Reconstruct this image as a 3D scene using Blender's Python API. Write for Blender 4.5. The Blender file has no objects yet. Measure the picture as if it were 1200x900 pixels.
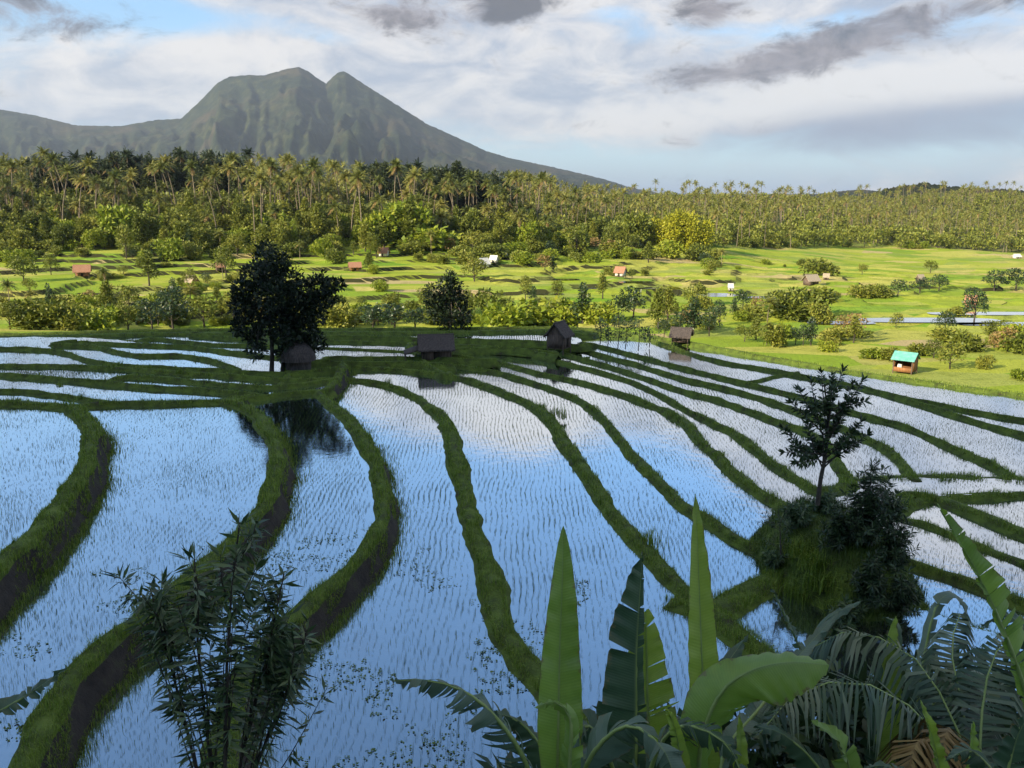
import bpy, math, random
import numpy as np
from mathutils import Vector

sc = bpy.context.scene
COL = sc.collection
R = math.radians
rng = np.random.default_rng(7)
random.seed(7)

# ------------------------------------------------------------------ camera, light, exposure
CAM_Z, PITCH, FPX = 15.0, R(12.2), 1039.0
cam_data = bpy.data.cameras.new('camera')
cam_data.sensor_width = 36.0
cam_data.lens = 36.0 * FPX / 1200.0
cam_data.clip_start, cam_data.clip_end = 0.1, 40000.0
cam = bpy.data.objects.new('camera', cam_data)
cam.location = (0, 0, CAM_Z)
cam.rotation_euler = (R(90) - PITCH, 0, 0)
COL.objects.link(cam)
sc.camera = cam

SUN_EL = R(24.5)
LH = np.array([0.80, 0.60])            # horizontal direction the sunlight travels
ld = Vector((LH[0] * math.cos(SUN_EL), LH[1] * math.cos(SUN_EL), -math.sin(SUN_EL)))
sun_data = bpy.data.lights.new('sun', 'SUN')
sun_data.energy = 5.0
sun_data.angle = R(0.5)
sun_data.color = (1.0, 0.85, 0.60)
sun = bpy.data.objects.new('sun', sun_data)
sun.rotation_euler = ld.to_track_quat('-Z', 'Y').to_euler()
sun.location = (-100, -100, 300)
COL.objects.link(sun)

sc.view_settings.view_transform = 'Standard'
sc.view_settings.look = 'None'
sc.view_settings.exposure = 1.1
sc.view_settings.gamma = 1.0
sc.cycles.max_bounces = 6
sc.cycles.diffuse_bounces = 2
sc.cycles.glossy_bounces = 3
sc.cycles.transmission_bounces = 3
sc.cycles.volume_bounces = 0
sc.cycles.transparent_max_bounces = 8
sc.cycles.caustics_reflective = False
sc.cycles.caustics_refractive = False


class X:
    """A shader socket one can do arithmetic with."""
    def __init__(s, nt, sock): s.nt, s.s = nt, sock
    def op(s, o, b=None, c=None):
        n = s.nt.nodes.new('ShaderNodeMath'); n.operation = o
        for i, v in enumerate((s, b, c)):
            if v is None: continue
            if isinstance(v, X): s.nt.links.new(v.s, n.inputs[i])
            else: n.inputs[i].default_value = v
        return X(s.nt, n.outputs[0])
    def __add__(s, b): return s.op('ADD', b)
    def __sub__(s, b): return s.op('SUBTRACT', b)
    def __mul__(s, b): return s.op('MULTIPLY', b)
    def __neg__(s): return s.op('MULTIPLY', -1.0)
    def mx(s, b): return s.op('MAXIMUM', b)
    def mn(s, b): return s.op('MINIMUM', b)
    def sst(s, a, b):
        n = s.nt.nodes.new('ShaderNodeMapRange'); n.interpolation_type = 'SMOOTHSTEP'; n.clamp = True
        s.nt.links.new(s.s, n.inputs['Value'])
        n.inputs['From Min'].default_value, n.inputs['From Max'].default_value = a, b
        return X(s.nt, n.outputs['Result'])


def combine(nt, x, y, z=0.0):
    n = nt.nodes.new('ShaderNodeCombineXYZ')
    for i, v in enumerate((x, y, z)):
        if isinstance(v, X): nt.links.new(v.s, n.inputs[i])
        else: n.inputs[i].default_value = v
    return n.outputs[0]


def noise(nt, vec, scale, detail=5.0, rough=0.55, dist=0.0, dim='3D'):
    n = nt.nodes.new('ShaderNodeTexNoise'); n.noise_dimensions = dim
    if vec is not None: nt.links.new(vec, n.inputs['Vector'])
    n.inputs['Scale'].default_value = scale
    n.inputs['Detail'].default_value = detail
    n.inputs['Roughness'].default_value = rough
    n.inputs['Distortion'].default_value = dist
    return X(nt, n.outputs['Fac'])


def mixc(nt, fac, a, b):
    n = nt.nodes.new('ShaderNodeMix'); n.data_type = 'RGBA'; n.clamp_factor = True
    for i, v in ((0, fac), (6, a), (7, b)):
        if isinstance(v, X): nt.links.new(v.s, n.inputs[i])
        elif hasattr(v, 'links'): nt.links.new(v, n.inputs[i])
        elif i == 0: n.inputs[0].default_value = v
        else: n.inputs[i].default_value = (*v, 1.0)
    return n.outputs[2]


# ------------------------------------------------------------------ world: Nishita sky with cloud banks
world = bpy.data.worlds.new('World')
sc.world = world
world.use_nodes = True
nt = world.node_tree
bg = nt.nodes['Background']
SKY_K = 0.12
bg.inputs['Strength'].default_value = SKY_K
sky = nt.nodes.new('ShaderNodeTexSky')
sky.sky_type = 'NISHITA'
sky.sun_disc = False
sky.sun_elevation = SUN_EL
sky.sun_rotation = math.atan2(-LH[0], -LH[1])
sky.altitude = 300
sky.air_density, sky.dust_density, sky.ozone_density = 1.0, 0.6, 2.0
tc = nt.nodes.new('ShaderNodeTexCoord')
sep = nt.nodes.new('ShaderNodeSeparateXYZ')
nt.links.new(tc.outputs['Generated'], sep.inputs[0])
dx, dy, dz = (X(nt, sep.outputs[i]) for i in range(3))
az = dx.op('ARCTAN2', dy) * 57.29578           # degrees, 0 ahead, positive to the right
el = dz.mn(1.0).mx(-1.0).op('ARCSINE') * 57.29578


def gauss(a0, e0, ra, re, tilt=0.0):
    u = az - a0
    v = (el - e0) - u * tilt
    q = (u * (1 / ra)) * (u * (1 / ra)) + (v * (1 / re)) * (v * (1 / re))
    return (-q).op('EXPONENT')


wide = noise(nt, combine(nt, az * 0.055, el * 0.20), 1.0, 7.0, 0.58, 0.6)
fine = noise(nt, combine(nt, az * 0.17, el * 0.40, 7.3), 1.0, 8.0, 0.62, 0.7)
puff = noise(nt, combine(nt, az * 0.34, el * 0.62, 3.1), 1.0, 9.0, 0.66, 0.4)
K = 1.0 / SKY_K
low = (el.mx(0.0) * (-1 / 6.5)).op('EXPONENT') * 0.95
tint = nt.nodes.new('ShaderNodeMix'); tint.data_type = 'RGBA'; tint.blend_type = 'MULTIPLY'; tint.inputs[0].default_value = 1.0
nt.links.new(sky.outputs['Color'], tint.inputs[6]); tint.inputs[7].default_value = (0.68, 0.86, 0.95, 1)
base_sky = mixc(nt, low, tint.outputs[2], (0.195 * K, 0.24 * K, 0.32 * K))
# white cloud cover: banks low over the horizon, broken above, blue higher up
bank = (gauss(-15, 7.2, 12, 2.4, 0.03) * 0.40 + gauss(20, 6.0, 16, 2.0, 0.08) * 0.60 + gauss(1, 15.5, 3.0, 2.0) * 0.6 + (el.sst(10.5, 12.0) * -1.0 + 1.0) * 0.10 + gauss(2, 7.0, 14, 2.6) * 0.36 + gauss(-27, 4.6, 10, 1.3, 0.05) * 0.25)
e2 = el - (az.sst(-14.0, -6.0) * 3.9 + az.sst(9.0, 22.0) * 6.5 + 12.0)
bank = bank + (e2.sst(-2.0, 2.0) * -1.0 + 1.0) * el.sst(9.0, 11.5) * 0.50
high = e2.sst(-1.5, 3.5) * 0.95 - el.sst(38.0, 55.0) * 1.2  # unseen white cloud cover overhead, added to brighten the shaded foreground
hole = gauss(-22, 10.2, 7, 1.5, 0.02) * 0.45 + gauss(6, 10.6, 2.6, 0.6) * 0.35 + gauss(-10, 8.9, 3, 0.6) * 0.2 + gauss(6, 2.0, 16, 1.6) * 0.12
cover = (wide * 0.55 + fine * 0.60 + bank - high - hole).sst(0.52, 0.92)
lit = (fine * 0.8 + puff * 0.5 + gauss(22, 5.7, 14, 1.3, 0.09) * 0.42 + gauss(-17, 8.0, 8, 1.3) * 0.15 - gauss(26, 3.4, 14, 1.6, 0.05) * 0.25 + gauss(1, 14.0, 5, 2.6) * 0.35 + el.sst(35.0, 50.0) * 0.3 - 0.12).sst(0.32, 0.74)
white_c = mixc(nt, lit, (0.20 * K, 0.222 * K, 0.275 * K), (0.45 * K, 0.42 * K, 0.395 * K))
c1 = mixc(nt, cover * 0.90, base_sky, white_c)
# low grey stratus on the right
strat = (gauss(25, 3.7, 14, 1.5, 0.05) + fine * 0.6 - 0.25).sst(0.20, 1.0) * 0.8
c2 = mixc(nt, strat, c1, (0.155 * K, 0.178 * K, 0.23 * K))
# dark broken clouds
dk = (gauss(20.5, 8.6, 8.5, 1.35, 0.19) * 1.05 + gauss(13, 6.9, 6, 0.9, 0.10) * 0.50 + gauss(0, 11.2, 3.0, 1.2) * 1.15 + gauss(11.9, 10.5, 1.9, 1.1) * 1.0
      + gauss(-6.8, 10.3, 4.2, 1.2) * 0.85 + gauss(-27.5, 9.4, 5, 1.2, -0.1) * 0.75 + gauss(-20, 11.6, 2, .6) * .6)
dkm = (dk * 1.15 + (puff - 0.5) * 2.8).sst(0.22, 1.05)
dcol = mixc(nt, (puff * 1.4 + gauss(0, 11.2, 2.2, 1.2) * 0.5 - 0.2).sst(0.36, 0.82), (0.17 * K, 0.155 * K, 0.165 * K), (0.045 * K, 0.045 * K, 0.055 * K))
c3 = mixc(nt, dkm * 0.92, c2, dcol)
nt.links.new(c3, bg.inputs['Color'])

# ------------------------------------------------------------------ numeric helpers
_perm = np.random.default_rng(3).random((256, 256))


def vnoise(x, y):
    x, y = np.asarray(x, float), np.asarray(y, float)
    xi, yi = np.floor(x).astype(int), np.floor(y).astype(int)
    fx, fy = x - xi, y - yi
    fx, fy = fx * fx * (3 - 2 * fx), fy * fy * (3 - 2 * fy)
    P = lambda i, j: _perm[i & 255, j & 255]
    a = P(xi, yi) * (1 - fx) + P(xi + 1, yi) * fx
    b = P(xi, yi + 1) * (1 - fx) + P(xi + 1, yi + 1) * fx
    return a * (1 - fy) + b * fy - 0.5


def fbm(x, y, o=4, g=0.5):
    s, a = 0.0, 1.0
    for k in range(o):
        s = s + a * vnoise(x * 2 ** k + 17 * k, y * 2 ** k + 31 * k); a *= g
    return s


def sstep(a, b, x):
    t = np.clip((np.asarray(x, float) - a) / (b - a), 0, 1)
    return t * t * (3 - 2 * t)


SP, CP = math.sin(PITCH), math.cos(PITCH)


def ray(u, v):
    a, b = (u - 600.0) / FPX, (450.0 - v) / FPX
    return np.array([a, CP + b * SP, -SP + b * CP])


def at_z(u, v, z):
    d = ray(u, v)
    t = (z - CAM_Z) / d[2]
    return np.array([d[0] * t, d[1] * t, z])


def at_d(u, v, d):
    """point d metres in front of the camera plane on the line of sight through photo pixel u, v"""
    r = ray(u, v)
    return np.array([r[0] * d, r[1] * d, CAM_Z + r[2] * d])


def catmull(P, n):
    P = np.asarray(P, float)
    if len(P) == 2:
        t = np.linspace(0, 1, n)[:, None]
        return P[0] * (1 - t) + P[1] * t
    Q = np.vstack([2 * P[0] - P[1], P, 2 * P[-1] - P[-2]])
    seg = np.linalg.norm(np.diff(P, axis=0), axis=1)
    cum = np.concatenate([[0], np.cumsum(seg)])
    out = []
    for s in np.linspace(0, cum[-1], n):
        i = min(np.searchsorted(cum, s, side='right') - 1, len(P) - 2)
        t = (s - cum[i]) / max(seg[i], 1e-9)
        p0, p1, p2, p3 = Q[i:i + 4]
        out.append(0.5 * (2 * p1 + (p2 - p0) * t + (2 * p0 - 5 * p1 + 4 * p2 - p3) * t * t + (3 * p1 - p0 - 3 * p2 + p3) * t ** 3))
    return np.array(out)


# ------------------------------------------------------------------ mesh helpers
class MB:
    def __init__(s): s.V, s.F, s.M, s.n = [], [], [], 0
    def add(s, V, F, m=0):
        V = np.asarray(V, float).reshape(-1, 3); F = np.asarray(F, int)
        s.V.append(V); s.F.append(F + s.n); s.M.append(np.full(len(F), m)); s.n += len(V)
    def tube(s, P, r, sides=6, m=0, cap=True):
        P = np.asarray(P, float); n = len(P)
        r = np.broadcast_to(np.asarray(r, float), (n,))
        T = np.gradient(P, axis=0); T /= np.linalg.norm(T, axis=1)[:, None] + 1e-12
        ref = np.array([0.0, 0, 1]) if abs(T[:, 2]).mean() < 0.85 else np.array([1.0, 0, 0])
        A = np.cross(T, ref); A /= np.linalg.norm(A, axis=1)[:, None] + 1e-12
        B = np.cross(T, A)
        th = np.linspace(0, 2 * math.pi, sides, endpoint=False)
        V = P[:, None] + r[:, None, None] * (A[:, None] * np.cos(th)[None, :, None] + B[:, None] * np.sin(th)[None, :, None])
        i, j = np.meshgrid(np.arange(n - 1), np.arange(sides), indexing='ij')
        a, b = i * sides + j, i * sides + (j + 1) % sides
        s.add(V, np.stack([a, b, b + sides, a + sides], -1).reshape(-1, 4), m)
        if cap: s.add(V[-1], [[0, k, k + 1] for k in range(1, sides - 1)], m); s.add(V[0], [[0, k + 1, k] for k in range(1, sides - 1)], m)
    def box(s, c, size, m=0, rz=0.0, taper=1.0):
        x, y, z = np.array(size) / 2.0
        V = np.array([[-x, -y, -z], [x, -y, -z], [x, y, -z], [-x, y, -z], [-x * taper, -y * taper, z], [x * taper, -y * taper, z], [x * taper, y * taper, z], [-x * taper, y * taper, z]])
        c_, s_ = math.cos(rz), math.sin(rz)
        V = np.stack([V[:, 0] * c_ - V[:, 1] * s_, V[:, 0] * s_ + V[:, 1] * c_, V[:, 2]], -1) + np.array(c)
        s.add(V, [[0, 3, 2, 1], [4, 5, 6, 7], [0, 1, 5, 4], [1, 2, 6, 5], [2, 3, 7, 6], [3, 0, 4, 7]], m)
    def mesh(s, name, mats, smooth=False):
        me = bpy.data.meshes.new(name)
        V = np.vstack(s.V) if s.V else np.zeros((0, 3))
        tot = np.concatenate([np.full(len(f), f.shape[1]) for f in s.F]) if s.F else np.zeros(0, int)
        loops = np.concatenate([f.ravel() for f in s.F]) if s.F else np.zeros(0, int)
        me.vertices.add(len(V)); me.vertices.foreach_set('co', V.astype(np.float32).ravel())
        me.loops.add(len(loops)); me.loops.foreach_set('vertex_index', loops.astype(np.int32))
        me.polygons.add(len(tot))
        st = np.concatenate([[0], np.cumsum(tot)[:-1]]) if len(tot) else tot
        me.polygons.foreach_set('loop_start', st.astype(np.int32))
        if len(tot): me.polygons.foreach_set('material_index', np.concatenate(s.M).astype(np.int32))
        if smooth: me.polygons.foreach_set('use_smooth', np.ones(len(tot), bool))
        for m in (mats if isinstance(mats, (list, tuple)) else [mats]): me.materials.append(m)
        me.update(calc_edges=True); me.validate()
        return me


def link(name, me, parent=None, loc=None, rz=None, sc_=None):
    o = bpy.data.objects.new(name, me); COL.objects.link(o)
    if parent: o.parent = parent
    if loc is not None: o.location = [float(c) for c in loc]
    if rz is not None: o.rotation_euler[2] = rz
    if sc_ is not None: o.scale = (sc_, sc_, sc_) if np.isscalar(sc_) else sc_
    return o


def tag(o, label=None, cat=None, group=None, kind=None):
    for k, v in (('label', label), ('category', cat), ('group', group), ('kind', kind)):
        if v: o[k] = v
    return o


def thing(name, label, cat, loc=(0, 0, 0), rz=0.0, group=None, s=1.0):
    return tag(link(name, None, None, loc, rz, s), label, cat, group)


def grid_faces(n, m):
    i, j = np.meshgrid(np.arange(n - 1), np.arange(m - 1), indexing='ij')
    a = i * m + j
    return np.stack([a, a + 1, a + m + 1, a + m], -1).reshape(-1, 4)


# ------------------------------------------------------------------ materials
def new_mat(name):
    m = bpy.data.materials.new(name); m.use_nodes = True
    nt = m.node_tree
    return m, nt, nt.nodes['Principled BSDF'], nt.nodes['Material Output']


def ramp(nt, fac, stops):
    n = nt.nodes.new('ShaderNodeValToRGB')
    nt.links.new(fac.s if isinstance(fac, X) else fac, n.inputs[0])
    e = n.color_ramp.elements
    while len(e) < len(stops): e.new(0.5)
    for k, (p, c) in enumerate(stops): e[k].position = p; e[k].color = (*c, 1.0)
    return n.outputs[0]


def mat_noise(name, stops, scale=1.0, rough=0.9, bump=0.0, bump_scale=None, detail=6.0, stretch=None, coords='Object', spec=0.3, dist=0.0):
    m, nt, p, out = new_mat(name)
    tc = nt.nodes.new('ShaderNodeTexCoord')
    vec = tc.outputs[coords]
    if stretch:
        mp = nt.nodes.new('ShaderNodeMapping'); mp.inputs['Scale'].default_value = stretch
        nt.links.new(vec, mp.inputs[0]); vec = mp.outputs[0]
    f = noise(nt, vec, scale, detail, 0.6, dist)
    nt.links.new(ramp(nt, f, stops), p.inputs['Base Color'])
    p.inputs['Roughness'].default_value = rough
    p.inputs['Specular IOR Level'].default_value = spec
    if bump:
        f2 = noise(nt, vec, bump_scale or scale * 4, 6.0, 0.65)
        b = nt.nodes.new('ShaderNodeBump'); b.inputs['Strength'].default_value = bump
        b.inputs['Distance'].default_value = 0.1
        nt.links.new(f2.s, b.inputs['Height']); nt.links.new(b.outputs[0], p.inputs['Normal'])
    return m


def mat_leaf(name, stops, trans=0.25, rough=0.55, spec=0.35, obj_var=0.25, tint=None):
    """leaves: every leaf its own shade, every plant its own too, some light passing through"""
    m, nt, p, out = new_mat(name)
    g = nt.nodes.new('ShaderNodeNewGeometry'); oi = nt.nodes.new('ShaderNodeObjectInfo')
    f = X(nt, g.outputs['Random Per Island']) * (1 - obj_var) + X(nt, oi.outputs['Random']) * obj_var
    c = ramp(nt, f, stops)
    nt.links.new(c, p.inputs['Base Color'])
    p.inputs['Roughness'].default_value = rough
    p.inputs['Specular IOR Level'].default_value = spec
    if trans:
        tr = nt.nodes.new('ShaderNodeBsdfTranslucent'); nt.links.new(c, tr.inputs[0])
        mx = nt.nodes.new('ShaderNodeMixShader'); mx.inputs[0].default_value = trans
        nt.links.new(p.outputs[0], mx.inputs[1]); nt.links.new(tr.outputs[0], mx.inputs[2])
        nt.links.new(mx.outputs[0], out.inputs[0])
    return m


M = {}
M['bund'] = mat_noise('bund grass', [(0.25, (0.040, 0.032, 0.020)), (0.40, (0.048, 0.070, 0.013)), (0.6, (0.090, 0.135, 0.018)), (0.78, (0.13, 0.17, 0.028))], 1.3, 0.95, 0.6, 9.0)
M['earth'] = mat_noise('wet earth', [(0.3, (0.012, 0.010, 0.009)), (0.55, (0.035, 0.028, 0.022)), (0.8, (0.045, 0.055, 0.018))], 1.6, 0.85, 0.8, 7.0)
M['mud'] = mat_noise('mud', [(0.3, (0.05, 0.045, 0.045)), (0.7, (0.10, 0.09, 0.085))], 0.8, 0.8, 0.4)
M['grass'] = mat_leaf('grass blades', [(0.0, (0.055, 0.095, 0.011)), (0.6, (0.17, 0.27, 0.026)), (0.9, (0.30, 0.36, 0.055)), (1.0, (0.38, 0.34, 0.12))], 0.3)
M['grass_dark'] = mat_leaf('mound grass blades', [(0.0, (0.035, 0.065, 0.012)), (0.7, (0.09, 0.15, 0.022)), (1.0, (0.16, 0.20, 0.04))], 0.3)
M['rice'] = mat_leaf('rice seedling blades', [(0.0, (0.035, 0.070, 0.014)), (0.7, (0.075, 0.13, 0.024)), (1.0, (0.17, 0.23, 0.05))], 0.3)
M['weed'] = mat_leaf('floating weed leaves', [(0.0, (0.03, 0.07, 0.01)), (1.0, (0.11, 0.17, 0.02))], 0.1)
M['bark'] = mat_noise('bark', [(0.3, (0.035, 0.028, 0.022)), (0.7, (0.10, 0.085, 0.07))], 3.0, 0.9, 0.7, 14.0, stretch=(1, 1, 0.25))
M['palm_bark'] = mat_noise('palm bark', [(0.3, (0.11, 0.09, 0.06)), (0.7, (0.24, 0.20, 0.14))], 1.5, 0.9, 0.4, stretch=(0.4, 0.4, 3))
M['palm_leaf'] = mat_leaf('palm fronds', [(0.0, (0.045, 0.075, 0.014)), (0.35, (0.115, 0.140, 0.024)), (0.7, (0.21, 0.21, 0.04)), (1.0, (0.36, 0.30, 0.08))], 0.2, 0.5, 0.4, 0.5)
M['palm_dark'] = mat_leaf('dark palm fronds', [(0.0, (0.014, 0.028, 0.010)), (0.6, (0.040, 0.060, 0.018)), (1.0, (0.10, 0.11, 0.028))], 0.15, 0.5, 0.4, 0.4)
M['leaf_mid'] = mat_leaf('broad leaves', [(0.0, (0.060, 0.090, 0.013)), (0.5, (0.16, 0.19, 0.024)), (1.0, (0.31, 0.30, 0.05))], 0.22, obj_var=0.45)
M['leaf_bright'] = mat_leaf('bright young leaves', [(0.0, (0.11, 0.17, 0.012)), (0.5, (0.21, 0.27, 0.020)), (1.0, (0.36, 0.37, 0.04))], 0.25, obj_var=0.3)
M['leaf_gold'] = mat_leaf('yellow bamboo leaves', [(0.0, (0.22, 0.24, 0.014)), (0.5, (0.36, 0.36, 0.02)), (1.0, (0.50, 0.46, 0.04))], 0.25, obj_var=0.2)
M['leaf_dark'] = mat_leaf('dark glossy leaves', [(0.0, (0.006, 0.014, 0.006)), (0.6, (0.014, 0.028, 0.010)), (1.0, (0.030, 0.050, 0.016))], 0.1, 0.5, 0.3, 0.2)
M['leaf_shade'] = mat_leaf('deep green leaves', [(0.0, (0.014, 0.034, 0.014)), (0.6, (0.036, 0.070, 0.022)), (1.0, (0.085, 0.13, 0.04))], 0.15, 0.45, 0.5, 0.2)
M['leaf_fore'] = mat_leaf('long glossy leaves', [(0.0, (0.030, 0.065, 0.026)), (0.6, (0.075, 0.13, 0.045)), (1.0, (0.16, 0.22, 0.09))], 0.25, 0.4, 0.6, 0.0)
M['leaf_dry'] = mat_leaf('dry brown leaves', [(0.0, (0.10, 0.070, 0.025)), (0.6, (0.24, 0.16, 0.055)), (1.0, (0.34, 0.25, 0.09))], 0.15, obj_var=0.3)
M['thatch_dark'] = mat_noise('old thatch', [(0.3, (0.035, 0.030, 0.028)), (0.7, (0.15, 0.125, 0.115))], 3.0, 0.95, 0.9, 18.0, stretch=(4, 4, 0.6))
M['thatch_red'] = mat_noise('reddish dry thatch', [(0.3, (0.22, 0.10, 0.06)), (0.7, (0.45, 0.25, 0.16))], 3.0, 0.95, 0.6, stretch=(4, 4, 0.6))
M['thatch_tan'] = mat_noise('tan thatch', [(0.3, (0.22, 0.18, 0.13)), (0.7, (0.45, 0.38, 0.29))], 3.0, 0.95, 0.6, stretch=(4, 4, 0.6))
M['board'] = mat_noise('weathered boards', [(0.3, (0.060, 0.044, 0.036)), (0.7, (0.20, 0.145, 0.115))], 2.0, 0.9, 0.5, stretch=(8, 8, 0.7))
M['board_red'] = mat_noise('orange brown boards', [(0.3, (0.20, 0.085, 0.035)), (0.7, (0.38, 0.19, 0.08))], 2.0, 0.85, 0.3, stretch=(6, 6, 0.8))
M['tin'] = mat_noise('turquoise painted tin', [(0.3, (0.08, 0.30, 0.26)), (0.55, (0.14, 0.42, 0.36)), (0.8, (0.28, 0.46, 0.38))], 2.5, 0.55, 0.1, spec=0.5)
M['tin_grey'] = mat_noise('pale grey tin', [(0.3, (0.45, 0.45, 0.43)), (0.7, (0.72, 0.71, 0.68))], 2.0, 0.5, 0.1, spec=0.5)
M['plaster'] = mat_noise('white plaster', [(0.3, (0.55, 0.52, 0.47)), (0.7, (0.80, 0.78, 0.74))], 1.5, 0.9)
M['dark_gap'] = mat_noise('dark interior boards', [(0.3, (0.02, 0.017, 0.014)), (0.7, (0.05, 0.04, 0.03))], 2.0, 0.95)


def mat_water(name, mud=(0.020, 0.022, 0.020), base=0.32, bump=0.10):
    m, nt, p, out = new_mat(name)
    p.inputs['Base Color'].default_value = (*mud, 1); p.inputs['Roughness'].default_value = 0.6
    p.inputs['Specular IOR Level'].default_value = 0.0
    gl = nt.nodes.new('ShaderNodeBsdfGlossy'); gl.inputs['Roughness'].default_value = 0.05
    gl.inputs['Color'].default_value = (0.90, 0.95, 0.99, 1)
    tc = nt.nodes.new('ShaderNodeTexCoord')
    n1 = noise(nt, tc.outputs['Object'], 1.8, 4.0, 0.6)
    b = nt.nodes.new('ShaderNodeBump'); b.inputs['Strength'].default_value = bump; b.inputs['Distance'].default_value = 0.05
    nt.links.new(n1.s, b.inputs['Height']); nt.links.new(b.outputs[0], gl.inputs['Normal'])
    lw = nt.nodes.new('ShaderNodeLayerWeight'); lw.inputs['Blend'].default_value = 0.5
    f = X(nt, lw.outputs['Facing'])
    fac = f.sst(0.0, 1.0) * (1 - base) + base
    mx = nt.nodes.new('ShaderNodeMixShader'); nt.links.new(fac.s, mx.inputs[0])
    nt.links.new(p.outputs[0], mx.inputs[1]); nt.links.new(gl.outputs[0], mx.inputs[2])
    nt.links.new(mx.outputs[0], out.inputs[0])
    return m


M['water'] = mat_water('flooded paddy water')

# ------------------------------------------------------------------ valley terrain
TS = np.array([-0.9, -0.6, -0.3, -0.1, 0.0, 0.1, 0.2, 0.3, 0.4, 0.5, 0.6, 0.9])
TD = np.array([20, 60, 80, 100, 118, 150, 200, 260, 350, 450, 600, 800, 1200, 2500, 14000.])
TZ = np.array([
    [-3, -3, -3, -3, -3, -3, -3, -3, -3, -3, -3, -3],
    [-3, -3, -3, -3, -3, -3, -3, -3, -3, -2.6, -2.0, -2.0],
    [-2.5, -2.5, -2.5, -2.5, -2.5, -2.5, -2.5, -2.8, -2.8, -2.6, -2.4, -2.4],
    [-0.6, -0.6, -1.0, -1.2, -1.2, -2.0, -3.0, -3.2, -3.2, -3.2, -3.2, -3.2],
    [-2.5, -2.5, -4, -4, -4, -3.5, -4, -4, -4, -4, -4, -4],
    [-4.5, -4.5, -6, -6, -6, -5.5, -5.5, -5.5, -5.5, -5.5, -5.5, -5.5],
    [-2.5, -2.5, -3.5, -4, -4.2, -4.5, -5.5, -6.5, -7, -7.2, -7.5, -7.5],
    [0.5, 0.5, 0, -0.8, -1.5, -3, -5, -7.5, -9, -9.5, -9.5, -9.5],
    [8, 7, 7, 4, 2, 0, -3, -7, -10, -11, -11, -11],
    [14, 14, 15, 10, 6, 3, 0, -4, -9, -11, -12, -12],
    [18, 18, 19, 14, 10, 8, 5, 1, -3, -4, -6, -6],
    [20, 20, 20, 16, 12, 9, 6, 5, 8, 12, 5, 5],
    [20, 20, 20, 16, 12, 9, 5, 4, 6, 8, 4, 4],
    [20, 20, 20, 14, 8, 4, 0, -2, 0, 0, 0, 0],
    [0, 0, 0, 0, 0, 0, -5, -5, -5, -5, -5, -5]], float)

PLOTS = []        # flat flooded plots in the valley: x, y, half width, half depth, z


def H0(x, y):
    x, y = np.asarray(x, float), np.asarray(y, float)
    D = np.clip(y, 20, 13999.0)
    s = np.clip(x / D, -0.899, 0.899)
    i = np.clip(np.searchsorted(TD, D, side='right') - 1, 0, len(TD) - 2)
    j = np.clip(np.searchsorted(TS, s, side='right') - 1, 0, len(TS) - 2)
    fd = (D - TD[i]) / (TD[i + 1] - TD[i])
    fs = (s - TS[j]) / (TS[j + 1] - TS[j]); fs = fs * fs * (3 - 2 * fs)
    z = (TZ[i, j] * (1 - fd) * (1 - fs) + TZ[i + 1, j] * fd * (1 - fs) + TZ[i, j + 1] * (1 - fd) * fs + TZ[i + 1, j + 1] * fd * fs)
    return z


def H(x, y):
    x, y = np.asarray(x, float), np.asarray(y, float)
    z = H0(x, y)
    w = sstep(104, 130, y)
    z = z + w * (1.5 * fbm(x / 34, y / 34, 3) + 0.02 * np.clip(y - 250, 0, 500) * fbm(x / 90 + 5, y / 90, 3))
    # rice terraces: level treads, steep risers
    tw = sstep(108, 122, y) * (1 - sstep(238, 266, y))
    st = 0.80
    q = z / st
    fr = q - np.floor(q)
    zt = st * (np.floor(q) + sstep(0.93, 1.0, fr))
    lip = 0.12 * np.exp(-((fr - 0.05) / 0.03) ** 2)
    z = z * (1 - tw) + (zt + lip) * tw
    # low earth ridges between the plots
    wy_, wx_ = y + 9 * fbm(x / 40 + 8, y / 40, 2) + 0.12 * x, x + 9 * fbm(x / 45, y / 45 + 4, 2) + 0.2 * y
    rw = sstep(122, 135, y) * (1 - sstep(330, 420, y)) * sstep(-.12, .05, x / np.maximum(y, 1))
    d1 = np.abs((wy_ / 15.0) % 1.0 - .5) * 15.0; d2 = np.abs((wx_ / 26.0) % 1.0 - .5) * 26.0
    z = z + rw * 0.45 * np.maximum(np.exp(-(d1 / .7) ** 2), np.exp(-(d2 / .9) ** 2))
    for (px, py, hw, hd, pz) in PLOTS:
        k = (1 - sstep(1.0, 1.25, np.abs(x - px) / hw)) * (1 - sstep(1.0, 1.25, np.abs(y - py) / hd))
        z = z * (1 - k) + (pz - 0.12) * k
    return z


def ground_at(u, v, lo=85.0):
    d = ray(u, v)
    t = np.concatenate([np.linspace(lo, 400, 2500), np.linspace(400, 2500, 2500)])
    x, y, z = d[0] * t, d[1] * t, CAM_Z + d[2] * t
    k = np.argmax(z < H(x, y))
    if z[k] >= H(x[k], y[k]): k = 1500
    return np.array([x[k], y[k], float(H(x[k], y[k]))])


# flooded plots (photo pixel, width and depth in metres)
for (u, v, w, d) in [(62, 352, 9, 6), (818, 346, 16, 7), (770, 338, 10, 5), (1085, 376, 22, 5), (1172, 368, 24, 4), (1175, 381, 14, 3.5), (893, 349, 9, 4),
                     (735, 331, 12, 4), (690, 338, 8, 4), (655, 328, 9, 3.5), (985, 379, 10, 3), (130, 350, 12, 4), (640, 345, 7, 3)]:
    p = ground_at(u, v)
    PLOTS.append((p[0], p[1], w / 2, d / 2, p[2] + 0.10))

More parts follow.
